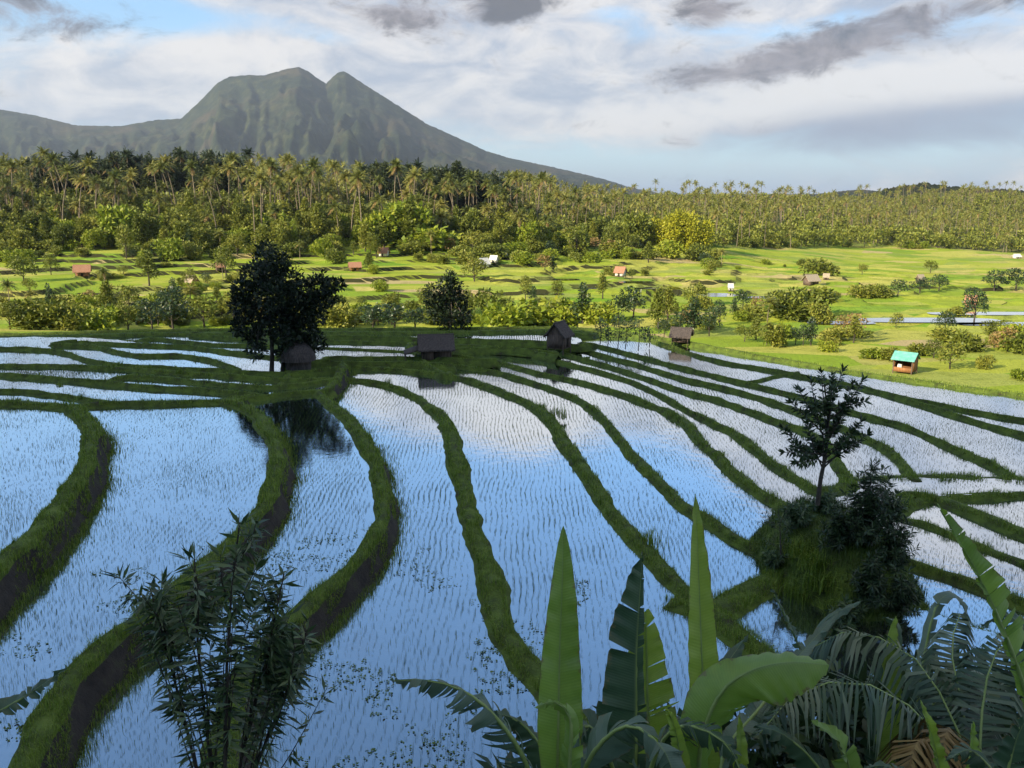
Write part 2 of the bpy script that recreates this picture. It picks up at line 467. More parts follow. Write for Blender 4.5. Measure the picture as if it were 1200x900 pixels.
ds = np.concatenate([np.arange(22, 98, 6.0), np.arange(98, 120, 1.0), np.arange(120, 300, 0.8), np.arange(300, 900, 9.0), np.geomspace(900, 10800, 30)])
ss = np.linspace(-0.85, 0.85, 271)
DD, SS = np.meshgrid(ds, ss, indexing='ij')
XX = DD * SS
ZZ = H(XX, DD)
mb = MB(); mb.add(np.stack([XX, DD, ZZ], -1), grid_faces(len(ds), len(ss))[:, ::-1])


def valley_material():
    m, nt, p, out = new_mat('valley fields')
    tc = nt.nodes.new('ShaderNodeTexCoord'); o = tc.outputs['Object']
    v = nt.nodes.new('ShaderNodeTexVoronoi'); v.inputs['Scale'].default_value = 0.085
    mp = nt.nodes.new('ShaderNodeMapping'); mp.inputs['Scale'].default_value = (0.8, 1.6, 0.0)
    wob = noise(nt, o, 0.05, 3.0)
    nt.links.new(o, mp.inputs[0]); nt.links.new(mp.outputs[0], v.inputs['Vector'])
    sepc = nt.nodes.new('ShaderNodeSeparateColor'); nt.links.new(v.outputs['Color'], sepc.inputs[0])
    plot = ramp(nt, X(nt, sepc.outputs[0]), [(0.0, (0.20, 0.30, 0.025)), (0.35, (0.30, 0.36, 0.035)), (0.6, (0.41, 0.40, 0.09)), (0.8, (0.14, 0.27, 0.02)), (0.93, (0.43, 0.38, 0.12)), (1.0, (0.42, 0.34, 0.17))])
    n2 = noise(nt, o, 0.35, 8.0, 0.7)
    n3 = noise(nt, o, 2.2, 4.0, 0.7)
    plot2 = mixc(nt, n2.sst(0.48, 0.72) * 0.60, plot, (0.12, 0.16, 0.02))
    plot3 = mixc(nt, n3.sst(0.5, 0.72) * 0.55, plot2, (0.09, 0.12, 0.018))
    g = nt.nodes.new('ShaderNodeNewGeometry'); sp = nt.nodes.new('ShaderNodeSeparateXYZ')
    nt.links.new(g.outputs['True Normal'], sp.inputs[0])
    steep = X(nt, sp.outputs[2]).op('ABSOLUTE').sst(0.78, 0.96)
    col = mixc(nt, steep, (0.040, 0.042, 0.016), plot3)
    # woodland floor far away
    so = nt.nodes.new('ShaderNodeSeparateXYZ'); nt.links.new(o, so.inputs[0])
    edge = X(nt, so.outputs[0]).op('DIVIDE', X(nt, so.outputs[1])).sst(0.02, 0.5) * 150
    far = (X(nt, so.outputs[1]) - edge + n2 * 60 - 30).sst(246, 290)
    col = mixc(nt, far, col, (0.060, 0.075, 0.018))
    nt.links.new(col, p.inputs['Base Color']); p.inputs['Roughness'].default_value = 0.95
    p.inputs['Specular IOR Level'].default_value = 0.1
    b = nt.nodes.new('ShaderNodeBump'); b.inputs['Strength'].default_value = 0.6; b.inputs['Distance'].default_value = 0.4
    nt.links.new(n3.s, b.inputs['Height']); nt.links.new(b.outputs[0], p.inputs['Normal'])
    return m


tag(link('ground', mb.mesh('ground', valley_material())), 'wide sunlit valley ground with stepped green rice fields', 'ground', None, 'structure')

for (px, py, hw, hd, pz) in PLOTS:
    n = 28
    th = np.linspace(0, 2 * math.pi, n, endpoint=False)
    rr = 1.0 + 0.10 * np.array([vnoise(px + 2 * math.cos(t), py + 2 * math.sin(t)) for t in th])
    sq = lambda c: np.sign(c) * np.abs(c) ** 0.55
    V = np.stack([px + hw * 1.02 * rr * sq(np.cos(th)), py + hd * 1.02 * rr * sq(np.sin(th)), np.full(n, pz)], -1)
    mb = MB(); mb.add(V, [list(range(n))])
    tag(link('pond_water', mb.mesh('pond_water', M['water'])), 'pale flooded plot among the sunlit valley fields', 'water', 'flooded plots in the valley', 'structure')

# ------------------------------------------------------------------ hill behind the viewpoint that shades the near terraces
BP = np.array([[-420, 62], [-260, 78], [-150, 86], [-90, 90], [-54, 93.5], [-40, 97.5], [-20, 99], [4, 98.5], [10, 96], [18, 87], [26, 78], [31, 72.5], [38, 64], [60, 46], [100, 18], [150, -25], [230, -100]], float)
bp = catmull(np.column_stack([BP, np.zeros(len(BP))]), 160)[:, :2]
TT = 190.0
vv = np.array([-260, -190, -130, -80, -45, -20, -8, -3, 0, 2.5, 8, 18, 30, 45, 60, 75, 92.])
V = np.zeros((len(bp), len(vv), 3))
for k, d in enumerate(vv):
    zc = TT * math.tan(SUN_EL)
    V[:, k, :2] = bp - LH * TT + LH * d
    V[:, k, 2] = zc - (d * 1.18 if d > 0 else -d * 0.38) + (1.0 if abs(d) > 4 else 0.0) * 2.0 * vnoise(V[:, k, 0] / 14, V[:, k, 1] / 14)
V[:, -1, 2] = -4.0
V[:, 0, 2] = -4.0
mb = MB(); mb.add(V, grid_faces(*V.shape[:2])[:, ::-1])
M['hill'] = mat_noise('wooded hill', [(0.3, (0.02, 0.035, 0.010)), (0.55, (0.045, 0.075, 0.016)), (0.8, (0.08, 0.11, 0.025))], 0.15, 0.95, 0.8, 0.8)
tag(link('hill', mb.mesh('hill', M['hill'])), 'steep green hill rising behind the viewpoint', 'hill', None, 'structure')
gx, gy = np.meshgrid(np.linspace(-45, 45, 61), np.linspace(-16, 19, 41), indexing='ij')
gz = np.minimum(13.2 - 0.80 * np.maximum(gy, 0) - 0.15 * np.abs(gx) * (np.abs(gx) > 0), 13.2) + 0.5 * fbm(gx / 4, gy / 4, 3)
gz = np.maximum(gz, -2.8)
mb = MB(); mb.add(np.stack([gx, gy, gz], -1), grid_faces(61, 41)[:, ::-1])
tag(link('hillside', mb.mesh('hillside', M['hill'], True)), 'overgrown slope just below the viewpoint', 'hillside', None, 'structure')


def slope_z(x, y): return max(13.2 - 0.80 * max(y, 0) - 0.15 * abs(x), -2.8)


# ------------------------------------------------------------------ mountain and distant hills
SIL = np.array([(-260, 118), (-120, 122), (0, 128), (40, 135), (90, 147), (140, 148), (180, 141), (212, 139), (235, 118), (255, 97), (268, 90), (290, 88), (310, 88), (325, 84), (338, 80), (350, 78.5), (362, 84), (374, 93), (382, 98), (388, 92), (396, 85), (404, 83.5), (415, 91), (440, 107), (470, 126), (500, 145), (540, 163), (570, 177), (600, 186), (640, 194), (680, 203), (715, 212), (740, 220), (780, 228), (900, 236)], float)


def polar_range(name, sil, r0, rc, r1, mat, amp, seed, label, cat, ncol=440, nrow=104, edge=1.0, base=5.0):
    us = np.linspace(sil[0, 0], sil[-1, 0], ncol)
    vs = np.interp(us, sil[:, 0], sil[:, 1])
    s = (us - 600) / FPX
    tanel = np.array([ray(u, v)[2] / ray(u, v)[1] for u, v in zip(us, vs)])
    sx = np.array([ray(u, v)[0] / ray(u, v)[1] for u, v in zip(us, vs)])
    t = np.concatenate([np.linspace(0, 1, nrow), np.linspace(1.04, 1.8, 16)])
    S, T = np.meshgrid(sx, t, indexing='ij')
    rcv = rc + 500 * fbm(S * 7 + seed, S * 0 + 3, 3) * (rc / 6000)
    Rr = r0 + (rcv - r0) * T
    crest = CAM_Z + tanel[:, None] * rcv
    prof = np.where(T <= 1, np.clip(T, 0, 1) ** 1.55, 1 - 0.9 * np.maximum(T - 1, 0) ** 0.8)
    X_, Y_ = S * Rr, Rr
    sp = 900.0 * rc / 6000
    # ridges and gullies running down from the summits
    wv = 0.45 * fbm(X_ / sp, Y_ / sp, 3)
    rid = 0.75 * np.abs(fbm(S * 17 + wv + seed, T * 1.3 + seed, 2, 0.5)) + 0.5 * np.abs(fbm(S * 46 + 2 * wv, T * 3.5 + seed, 3, 0.6))
    rid2 = fbm(X_ / (sp * 0.30), Y_ / (sp * 0.30), 5, 0.55)
    env = np.clip(T, 0, 1) * np.clip(1 - T, 0, 1) * 4
    env2 = np.where(T < 1, np.clip((1 - T) / 0.25, 0.0, 1) * np.clip(T / .2, 0, 1), 0.0)
    rough_edge = edge * 6.0 * (rc / 6000) * vnoise(us * 0.9, us * 0 + seed)[:, None] * np.exp(-((T - 1) / 0.05) ** 2)
    Z = base + (crest - base) * prof - amp * env * rid * np.clip((crest - 20) / 500, 0.1, 1.3) + amp * 0.16 * rid2 * env2 * np.clip((crest - 20) / 500, 0.1, 1.3) + rough_edge
    mb = MB(); mb.add(np.stack([X_, Y_, Z], -1), grid_faces(ncol, len(t)))
    return tag(link(name, mb.mesh(name, mat, True)), label, cat, None, 'structure')


def mountain_material(name, scale):
    m, nt, p, out = new_mat(name)
    tc = nt.nodes.new('ShaderNodeTexCoord'); o = tc.outputs['Object']
    n1 = noise(nt, o, 0.0022 * scale, 6.0, 0.6); n2 = noise(nt, o, 0.013 * scale, 8.0, 0.72); n3 = noise(nt, o, 0.05 * scale, 4.0, 0.7)
    c = ramp(nt, n2, [(0.38, (0.006, 0.012, 0.008)), (0.5, (0.019, 0.027, 0.012)), (0.62, (0.060, 0.064, 0.026))])
    c = mixc(nt, n1.sst(0.48, 0.66) * 0.65, c, (0.085, 0.060, 0.034))
    c = mixc(nt, n3.sst(0.42, 0.62) * 0.65, c, (0.012, 0.021, 0.010))
    nt.links.new(c, p.inputs['Base Color']); p.inputs['Roughness'].default_value = 0.95; p.inputs['Specular IOR Level'].default_value = 0.1
    b = nt.nodes.new('ShaderNodeBump'); b.inputs['Strength'].default_value = 0.8; b.inputs['Distance'].default_value = 25.0 / scale
    nt.links.new(n2.s, b.inputs['Height']); nt.links.new(b.outputs[0], p.inputs['Normal'])
    return m


polar_range('mountain', SIL, 2300, 6200, 9000, mountain_material('mountain forest', 1.0), 330, 1.7, 'tall twin peaked volcanic mountain behind the palm forest', 'mountain')
polar_range('distant_hill', np.array([(900, 232), (960, 227), (985, 224), (1010, 222), (1030, 224), (1080, 228), (1300, 232)], float), 1500, 2600, 3600,
            mountain_material('distant hill forest', 2.0), 40, 5.1, 'low bluish wooded hill on the horizon', 'hill', 160, 40)
polar_range('wooded_hill', np.array([(960, 241), (1000, 233), (1040, 221), (1080, 214), (1120, 219), (1160, 221), (1200, 223), (1300, 226), (1420, 238)], float), 640, 900, 1300,
            mountain_material('near hill forest', 5.0), 30, 2.2, 'rounded wooded hill on the right behind the fields', 'hill', 260, 40, 3.0, -14.0)

# ------------------------------------------------------------------ rice terraces: bunds traced from the photo, set on their own levels
# name: (points, half width, level on the left side when walking along, level on the right side)
B = []


def bund(pts, hw, zl, zr, zcrest=None): B.append((pts, hw, zl, zr, zcrest if zcrest is not None else max(zl, zr) + 0.22))


def at_list(z, n): return np.full(n, z, float) if np.isscalar(z) else np.interp(np.linspace(0, 1, n), np.linspace(0, 1, len(z)), z)



P1, P2, P3, P4, P5, P6, P7 = 2.3, 1.45, 0.7, 0.0, -0.12, -0.25, -0.38
BK = 0.75                      # back left terraces
# main walls, walked from far to near: "left side" is the viewer's right side
bund([(82, 475), (107, 497), (105, 530), (92, 556), (72, 585), (45, 616), (15, 645), (-30, 690), (-80, 745)], 0.42, P2, P1)
bund([(262, 468), (282, 473), (303, 485), (320, 510), (327, 535), (323, 562), (309, 590), (290, 614), (264, 640), (228, 668), (180, 708), (130, 745), (90, 785), (62, 830), (40, 875), (15, 930), (0, 980)], 0.38, P3, P2)
bund([(372, 458), (400, 482), (422, 506), (440, 537), (450, 570), (447, 607), (433, 638), (410, 666), (370, 698), (335, 730), (300, 770), (272, 820), (258, 880), (245, 950)], 0.35, P4, P3)
bund([(395, 442), (430, 445), (457, 451), (487, 464), (511, 480), (527, 501), (534, 530), (543, 562), (551, 600), (563, 637), (572, 668), (580, 705), (594, 738), (614, 768), (640, 800), (670, 850), (690, 930), (705, 1010)], 0.42, P5, P4)
bund([(400, 428), (460, 432), (527, 439), (567, 450), (600, 462), (627, 474), (645, 493), (665, 519), (685, 548), (701, 573), (718, 598), (742, 626), (766, 653), (793, 683), (835, 714), (866, 741), (890, 757), (935, 790), (1000, 830), (1060, 900), (1100, 970)], 0.42, P6, P5)
bund([(530, 427), (587, 436), (633, 450), (667, 462), (690, 474), (708, 491), (728, 514), (750, 540), (774, 563), (800, 587), (834, 610), (868, 631), (915, 655)], 0.33, P7, P6)
bund([(575, 421), (633, 436), (683, 447), (718, 457), (756, 470), (795, 488), (822, 514), (851, 543), (884, 571), (925, 597)], 0.36, P7 - .12, P7)
bund([(650, 421), (690, 431), (750, 449), (800, 476), (833, 493), (867, 510), (900, 537), (935, 560), (960, 573)], 0.28, P7 - .25, P7 - .12)
bund([(660, 413), (720, 430), (800, 456), (850, 470), (893, 486), (933, 500), (965, 517), (982, 542), (1000, 568)], 0.27, P7 - .38, P7 - .25)
bund([(675, 408), (740, 424), (800, 442), (867, 458), (933, 479), (985, 499), (1017, 513), (1047, 530), (1064, 551), (1075, 565)], 0.27, P7 - .5, P7 - .38)
bund([(690, 402), (740, 414), (800, 430), (867, 446), (933, 462), (1013, 485), (1067, 500), (1100, 516), (1133, 530), (1162, 543), (1195, 560), (1240, 585)], 0.30, P7 - .62, P7 - .5)
bund([(765, 398), (833, 420), (900, 432), (960, 443), (1027, 457), (1083, 473), (1133, 489), (1200, 508), (1290, 532)], 0.30, P7 - .72, P7 - .62)
bund([(1060, 465), (1133, 479), (1200, 491), (1290, 506)], 0.25, P7 - .8, P7 - .72)
bund([(-140, 390), (0, 391), (120, 388), (200, 386), (330, 385), (480, 385), (560, 384), (640, 383), (690, 385), (760, 393), (830, 405), (910, 420), (987, 433), (1067, 445), (1133, 454), (1200, 463), (1300, 478)],
     0.55, [-.6] * 8 + [-.8, -1.0, -1.2, -1.4] + [-1.5] * 5, [-.05] * 8 + [-.6, -.9, -1.0, -1.1] + [-1.18] * 5, [.2] * 8 + [-.25, -.6, -.72, -.84] + [-.9] * 5)
bund([(-140, 394), (0, 395), (120, 392), (200, 390), (330, 389), (480, 389), (560, 388), (640, 387), (690, 389)], 1.05, -0.05, -0.05, 0.20)
bund([(885, 446), (905, 441), (935, 436)], 0.25, P7 - .72, P7 - .72)
bund([(655, 383), (668, 390), (682, 402)], 0.5, -1.0, -.05, [.2, .1, -.3])
# hub of bunds right of the mound
bund([(985, 566), (1030, 562), (1080, 560), (1140, 561), (1200, 564), (1280, 570)], 0.75, P7 - .5, P7 - .4)
bund([(1060, 590), (1090, 583), (1127, 581), (1200, 577), (1280, 574)], 0.35, P7 - .4, P7 - .4)
bund([(1055, 580), (1092, 580), (1133, 595), (1200, 622), (1290, 655)], 0.35, P7 - .35, P7 - .3)
bund([(1050, 605), (1077, 611), (1115, 625), (1150, 640), (1200, 660), (1290, 695)], 0.30, P7 - .3, P7 - .25)
bund([(1040, 650), (1070, 659), (1100, 669), (1143, 683), (1200, 704), (1290, 735)], 0.32, P7 - .25, P7 - .2)
bund([(1030, 705), (1060, 712), (1113, 729), (1167, 747), (1200, 762), (1290, 800)], 0.35, P7 - .2, P7 - .2)
bund([(790, 708), (835, 712), (868, 698), (900, 680), (930, 660)], 0.55, P6, P6)
# back left strips
bund([(-140, 468), (0, 470), (60, 473), (90, 478)], 0.38, BK, P1)
bund([(84, 476), (120, 472), (200, 470), (262, 468), (285, 467)], 0.35, BK, P2)
bund([(272, 468), (300, 465), (340, 459), (386, 456)], 0.38, BK, P3)
bund([(402, 426), (399, 436), (392, 447), (376, 460)], 0.45, P4, BK, 0.85)
bund([(-140, 455), (0, 456), (60, 460), (110, 468), (130, 472)], 0.28, BK, BK)
bund([(-140, 433), (0, 437), (100, 445), (180, 452), (240, 455), (300, 462)], 0.32, BK, BK)
bund([(150, 440), (200, 443), (260, 449), (330, 452), (395, 443)], 0.35, 0.7, BK)
bund([(-140, 424), (0, 427), (80, 428), (160, 432), (250, 438), (330, 444), (395, 443)], 0.40, 0.6, BK)
bund([(-140, 405), (0, 407), (65, 410), (110, 422), (160, 428), (240, 432), (330, 436), (400, 430)], 0.32, 0.35, 0.6)
bund([(60, 403), (110, 405), (160, 415), (220, 416), (280, 432)], 0.28, 0.2, 0.35)
bund([(90, 400), (160, 403), (220, 405), (265, 411), (330, 418), (400, 424)], 0.28, 0.1, 0.2)
bund([(-140, 397), (40, 395), (110, 396), (170, 402)], 0.26, -.05, 0.1)
bund([(180, 396), (240, 402), (300, 404), (400, 408), (480, 412), (575, 421)], 0.28, 0.0, 0.1)
bund([(225, 392), (300, 397), (420, 400), (540, 404), (650, 412)], 0.26, -.05, 0.0)
bund([(260, 390), (420, 394), (540, 397), (640, 400), (675, 404)], 0.24, -.05, -.05)
bund([(400, 424), (480, 424), (530, 427)], 0.3, 0.2, 0.2)
bund([(390, 418), (480, 419), (575, 421)], 0.26, 0.2, 0.2)
bund([(520, 408), (600, 408), (655, 417)], 0.24, -0.1, -0.1)
bund([(312, 385), (330, 405), (340, 430), (330, 452)], 0.5, 0.3, 0.3, 0.75)
bund([(480, 405), (500, 425), (520, 438)], 0.5, -.1, -.1, 0.3)

CELL = 0.18
X0, Y0 = -72.0, 12.0
NX, NY = int(132 / CELL), int(98 / CELL)
barrier = np.zeros((NX, NY), bool)
paths = []
MOUND = (*at_z(975, 640, 0.6)[:2], 3.3, 5.4, 1.75)        # centre, radii, height
WP = [np.array([at_z(u, v, z_) for (u, v), z_ in zip(b_[0], at_list(b_[4], len(b_[0])))]) for b_ in B]
WF = [catmull(P, 160) for P in WP]
for n_ in range(len(B)):                                  # run loose ends on into the bund or mound beside them
    for e in (0, -1):
        p = WP[n_][e]
        if p[0] > 0.66 * p[1] or p[0] < -0.695 * p[1] or p[1] < 19: continue
        q = np.hypot((p[0] - MOUND[0]) / MOUND[2], (p[1] - MOUND[1]) / MOUND[3])
        if q < 1.6:
            tgt = np.array([MOUND[0] + (p[0] - MOUND[0]) * 0.5 / max(q, 0.5), MOUND[1] + (p[1] - MOUND[1]) * 0.5 / max(q, 0.5), p[2]])
        else:
            best = (5.5, None)
            for m_ in range(len(B)):
                if m_ == n_: continue
                d = np.hypot(WF[m_][:, 0] - p[0], WF[m_][:, 1] - p[1]); k = d.argmin()
                if d[k] < best[0]: best = (d[k], WF[m_][k])
            if best[1] is None or best[0] < 0.12: continue
            tgt = np.array([*best[1][:2], p[2]])
        if np.hypot(*(tgt - p)[:2]) < 0.05: continue
        WP[n_] = np.vstack([tgt, WP[n_]]) if e == 0 else np.vstack([WP[n_], tgt])
for P, (pts, hw, zl, zr, zc) in zip(WP, B):
    L = np.linalg.norm(np.diff(P[:, :2], axis=0), axis=1).sum()
    C = catmull(P, max(8, int(L / 0.45)))
    if np.isscalar(zc): C[:, 2] = zc
    n_ = len(C)
    paths.append((C, hw, at_list(zl, n_), at_list(zr, n_), C[:, 2].copy()))
    F = catmull(P, max(8, int(L / 0.08)))
    for ox in (-0.09, 0.09):
        for oy in (-0.09, 0.09):
            ix, iy = ((F[:, 0] + ox - X0) / CELL).astype(int), ((F[:, 1] + oy - Y0) / CELL).astype(int)
            ok = (ix >= 0) & (ix < NX) & (iy >= 0) & (iy < NY)
            barrier[ix[ok], iy[ok]] = True
# the laid-out area ends beyond the view on both sides, below the viewpoint and at the mound
CX, CY = np.meshgrid(X0 + (np.arange(NX) + 0.5) * CELL, Y0 + (np.arange(NY) + 0.5) * CELL, indexing='ij')
inside_mound = ((CX - MOUND[0]) / (MOUND[2] * 0.9)) ** 2 + ((CY - MOUND[1]) / (MOUND[3] * 0.9)) ** 2 < 1
outside = (CX > 0.655 * CY) | (CX < -0.69 * CY) | (CY < 19.0) | inside_mound
barrier |= outside
# connected paddies by run-length union-find
par = [0]


def find(a):
    while par[a] != a: par[a] = par[par[a]]; a = par[a]
    return a


lab = np.zeros((NX, NY), np.int32)
prev = []
for i in range(NX):
    free = np.concatenate([[0], (~barrier[i]).astype(np.int8), [0]])
    d = np.diff(free); st, en = np.where(d == 1)[0], np.where(d == -1)[0]
    cur = []
    for a, b in zip(st, en):
        par.append(len(par)); k = len(par) - 1
        for (c, e, kk) in prev:
            if c < b and e > a:
                ra, rb = find(k), find(kk)
                if ra != rb: par[max(ra, rb)] = min(ra, rb)
        lab[i, a:b] = k; cur.append((a, b, k))
    prev = cur
roots = np.array([find(k) for k in range(len(par))])
lab = roots[lab]
for _ in range(10):
    for dx_, dy_ in ((1, 0), (-1, 0), (0, 1), (0, -1)):
        sh = np.roll(lab, (dx_, dy_), (0, 1))
        m_ = (lab == 0) & (sh > 0)
        lab[m_] = sh[m_]

# seeds: photo pixel -> level, seedling density
SEEDS = [((800, 410), -1.08, 1), ((870, 424), -1.08, 1), ((30, 540), P1, 1), ((190, 560), P2, 1), ((120, 480), P2, 1), ((370, 600), P3, 1), ((340, 500), P3, 1), ((200, 830), P3, 1), ((470, 560), P4, 1), ((450, 800), P4, 1), ((600, 560), P5, 1), ((680, 760), P5, 1),
         ((500, 458), P5, 1), ((720, 560), P6, 1), ((880, 725), P6, 1), ((775, 720), P6, 1), ((800, 540), P7, 1), ((740, 490), P7, 1), ((840, 520), P7 - .12, 1), ((880, 505), P7 - .25, 1),
         ((900, 480), P7 - .38, 1), ((960, 475), P7 - .5, 1), ((1010, 540), P7 - .38, 1), ((1080, 490), P7 - .62, 1), ((1100, 545), P7 - .5, 1), ((1000, 446), P7 - .72, 1), ((1150, 470), P7 - .8, 1), ((1170, 484), P7 - .8, 3),
         ((1190, 568), P7 - .4, 3), ((1150, 610), P7 - .35, 1.3), ((1180, 640), P7 - .3, 1), ((1150, 665), P7 - .25, 1), ((1120, 700), P7 - .2, 1), ((1160, 590), P7 - .4, 1),
         ((20, 463), BK, 1), ((100, 453), BK, 1), ((60, 435), BK, 5), ((200, 448), BK, 3), ((280, 458), BK, 1), ((60, 417), .6, 1), ((125, 412), .35, 1), ((200, 409), .2, 1), ((190, 422), .35, 2),
         ((430, 436), 0.1, 1), ((20, 400), .1, 4)]
owner = {}
for (u, v), z, dens in SEEDS:
    p = at_z(u, v, z)
    i, j = int((p[0] - X0) / CELL), int((p[1] - Y0) / CELL)
    if 0 <= i < NX and 0 <= j < NY and lab[i, j] > 0:
        k = int(lab[i, j])
        if k in owner and abs(owner[k][0] - z) > 0.01: print('SEED CLASH', (u, v), z, owner[k])
        owner.setdefault(k, (z, dens))
    else: print('SEED MISS', (u, v))
# everything beyond the far edge is valley, not paddy
p = at_z(640, 381, 0); far_lab = int(lab[min(max(int((p[0] - X0) / CELL), 0), NX - 1), NY - 1])
nb, cnt = np.unique(lab, return_counts=True)
PAD = []
for k, c in zip(nb, cnt):
    if k == 0 or k == far_lab: continue
    cells = np.argwhere(lab == k)
    if k in owner: z, dens = owner[k]
    else:
        xm, ym = X0 + cells[:, 0].mean() * CELL, Y0 + cells[:, 1].mean() * CELL
        best = min(owner.items(), key=lambda it: 0)[1] if not owner else None
        # level from the nearest bund's sides
        dmin, z = 1e9, 0
        for (C, hw, zl, zr, zc) in paths[:-1]:
            dd = np.hypot(C[:, 0] - xm, C[:, 1] - ym); q = dd.argmin()
            if dd[q] < dmin: dmin, z = dd[q], min(zl[q], zr[q]) + 0.02
        dens = 2.5 if ym > 62 and xm < 8 else 1.0
    PAD.append((k, z, dens, c))
ys = Y0 + np.arange(NY + 1) * CELL
LEVEL = np.full(int(lab.max()) + 1, -9.0)
DENS = np.zeros(int(lab.max()) + 1)
for (k, z, dens, c) in PAD:
    LEVEL[k], DENS[k] = z, dens
    mask = lab == k
    mb = MB(); V = []
    for i in np.where(mask.any(1))[0]:
        r = np.concatenate([[0], mask[i].astype(np.int8), [0]]); d = np.diff(r)
        for a, b in zip(np.where(d == 1)[0], np.where(d == -1)[0]):
            x = X0 + i * CELL
            V += [(x, ys[a], z), (x + CELL, ys[a], z), (x + CELL, ys[b], z), (x, ys[b], z)]
    mb.add(V, np.arange(len(V)).reshape(-1, 4))
    tag(link('paddy_water', mb.mesh('paddy_water', M['water'])), 'flooded rice paddy mirroring the sky between grassy bunds', 'water', 'flooded paddies in the shaded terraces', 'structure')

# bund bodies
bund_pts, bund_zs, bund_hw, bund_wall = [], [], [], []
for n_, (C, hw, zl, zr, zc) in enumerate(paths):
    T = np.gradient(C[:, :2], axis=0); T /= np.linalg.norm(T, axis=1)[:, None] + 1e-9
    Nn = np.stack([-T[:, 1], T[:, 0]], -1)          # left of travel
    n = len(C)
    dist = np.hypot(C[:, 0], C[:, 1])
    w = hw * np.where(dist > 62, .62, .88) * (1 + 0.55 * fbm(C[:, 0] / 1.6 + n_, C[:, 1] / 1.6, 3))
    zb = 0.10 * fbm(C[:, 0] / 1.1, C[:, 1] / 1.1 + n_, 3)
    side = 0.22 * fbm(C[:, 0] / 2.2 + 9, C[:, 1] / 2.2 + n_, 3)
    dl, dr = zc - zl, zc - zr
    prof = [(-(1.25 + 0.0) * w - 0.30 - 0.40 * dr, zr - 0.45, 1), (-1.0 * w - 0.12 - 0.26 * dr, zr + 0.10 * np.minimum(1, dr), 1), (-0.98 * w - 0.02, zc - np.minimum(dr, 0.25) * 0.6, 0), (-0.62 * w, zc + 0.03, 0), (0 * w, zc + 0.08, 0), (0.62 * w, zc + 0.03, 0),
            (0.98 * w + 0.02, zc - np.minimum(dl, 0.25) * 0.6, 0), (1.0 * w + 0.12 + 0.26 * dl, zl + 0.10 * np.minimum(1, dl), 1), (1.25 * w + 0.30 + 0.40 * dl, zl - 0.45, 1)]
    V = np.zeros((n, len(prof), 3))
    for k, (off, z, _) in enumerate(prof):
        jit = 0.10 * vnoise(C[:, 0] * 2.3 + 7 * k, C[:, 1] * 2.3 + 3 * k)
        V[:, k, :2] = C[:, :2] + Nn * (off + side + jit)[:, None]
        V[:, k, 2] = z + (zb if 1 < k < 7 else 0.25 * zb)
    mb = MB()
    G = grid_faces(n, len(prof))[:, ::-1].reshape(n - 1, len(prof) - 1, 4)
    wl, wr = dl.mean() > 0.6, dr.mean() > 0.6
    mi = [1 if wr else 0, 1 if wr else 0, 0, 0, 0, 0, 1 if wl else 0, 1 if wl else 0]
    mb.V.append(V.reshape(-1, 3)); mb.n += V.shape[0] * V.shape[1]
    for k in range(len(prof) - 1):
        mb.F.append(G[:, k]); mb.M.append(np.full(n - 1, mi[k]))
    tag(link('paddy_bund', mb.mesh('paddy_bund', [M['bund'], M['earth']], True)), 'low grassy earth bund curving between flooded paddies', 'bund', 'bunds of the shaded terraces', 'structure')
    bund_pts.append((C, Nn, w, zb, side, zc, zl, zr))

# grass on the bunds
gv = []


def blades(P, h, wd, lean=0.5, az_=None):
    """triangular bent blades rooted at P (n,3): two quads' worth of verts each"""
    n = len(P)
    a = rng.random(n) * 2 * math.pi if az_ is None else az_
    t = np.stack([np.cos(a), np.sin(a), np.zeros(n)], -1)
    s = np.stack([-np.sin(a), np.cos(a), np.zeros(n)], -1)
    ln = (rng.random(n) * lean)[:, None]
    h = np.broadcast_to(h, (n,))[:, None]; wd = np.broadcast_to(wd, (n,))[:, None]
    up = np.array([0, 0, 1.0])
    m = P + h * (0.55 * up + 0.25 * ln * t)
    tip = P + h * ((0.95 - 0.35 * ln) * up + ln * t)
    V = np.stack([P - s * wd / 2, P + s * wd / 2, m + s * wd * 0.4, m - s * wd * 0.4, tip], 1)
    return V


def blade_mesh(name, Vs, mat):
    V = np.concatenate(Vs); n = len(V)
    mb = MB()
    b = np.arange(n)[:, None] * 5
    mb.V.append(V.reshape(-1, 3)); mb.n = n * 5
    mb.F.append(b + np.array([[0, 1, 2, 3]])); mb.M.append(np.zeros(n, int))
    mb.F.append(b + np.array([[3, 2, 4]])); mb.M.append(np.zeros(n, int))
    return mb.mesh(name, mat)


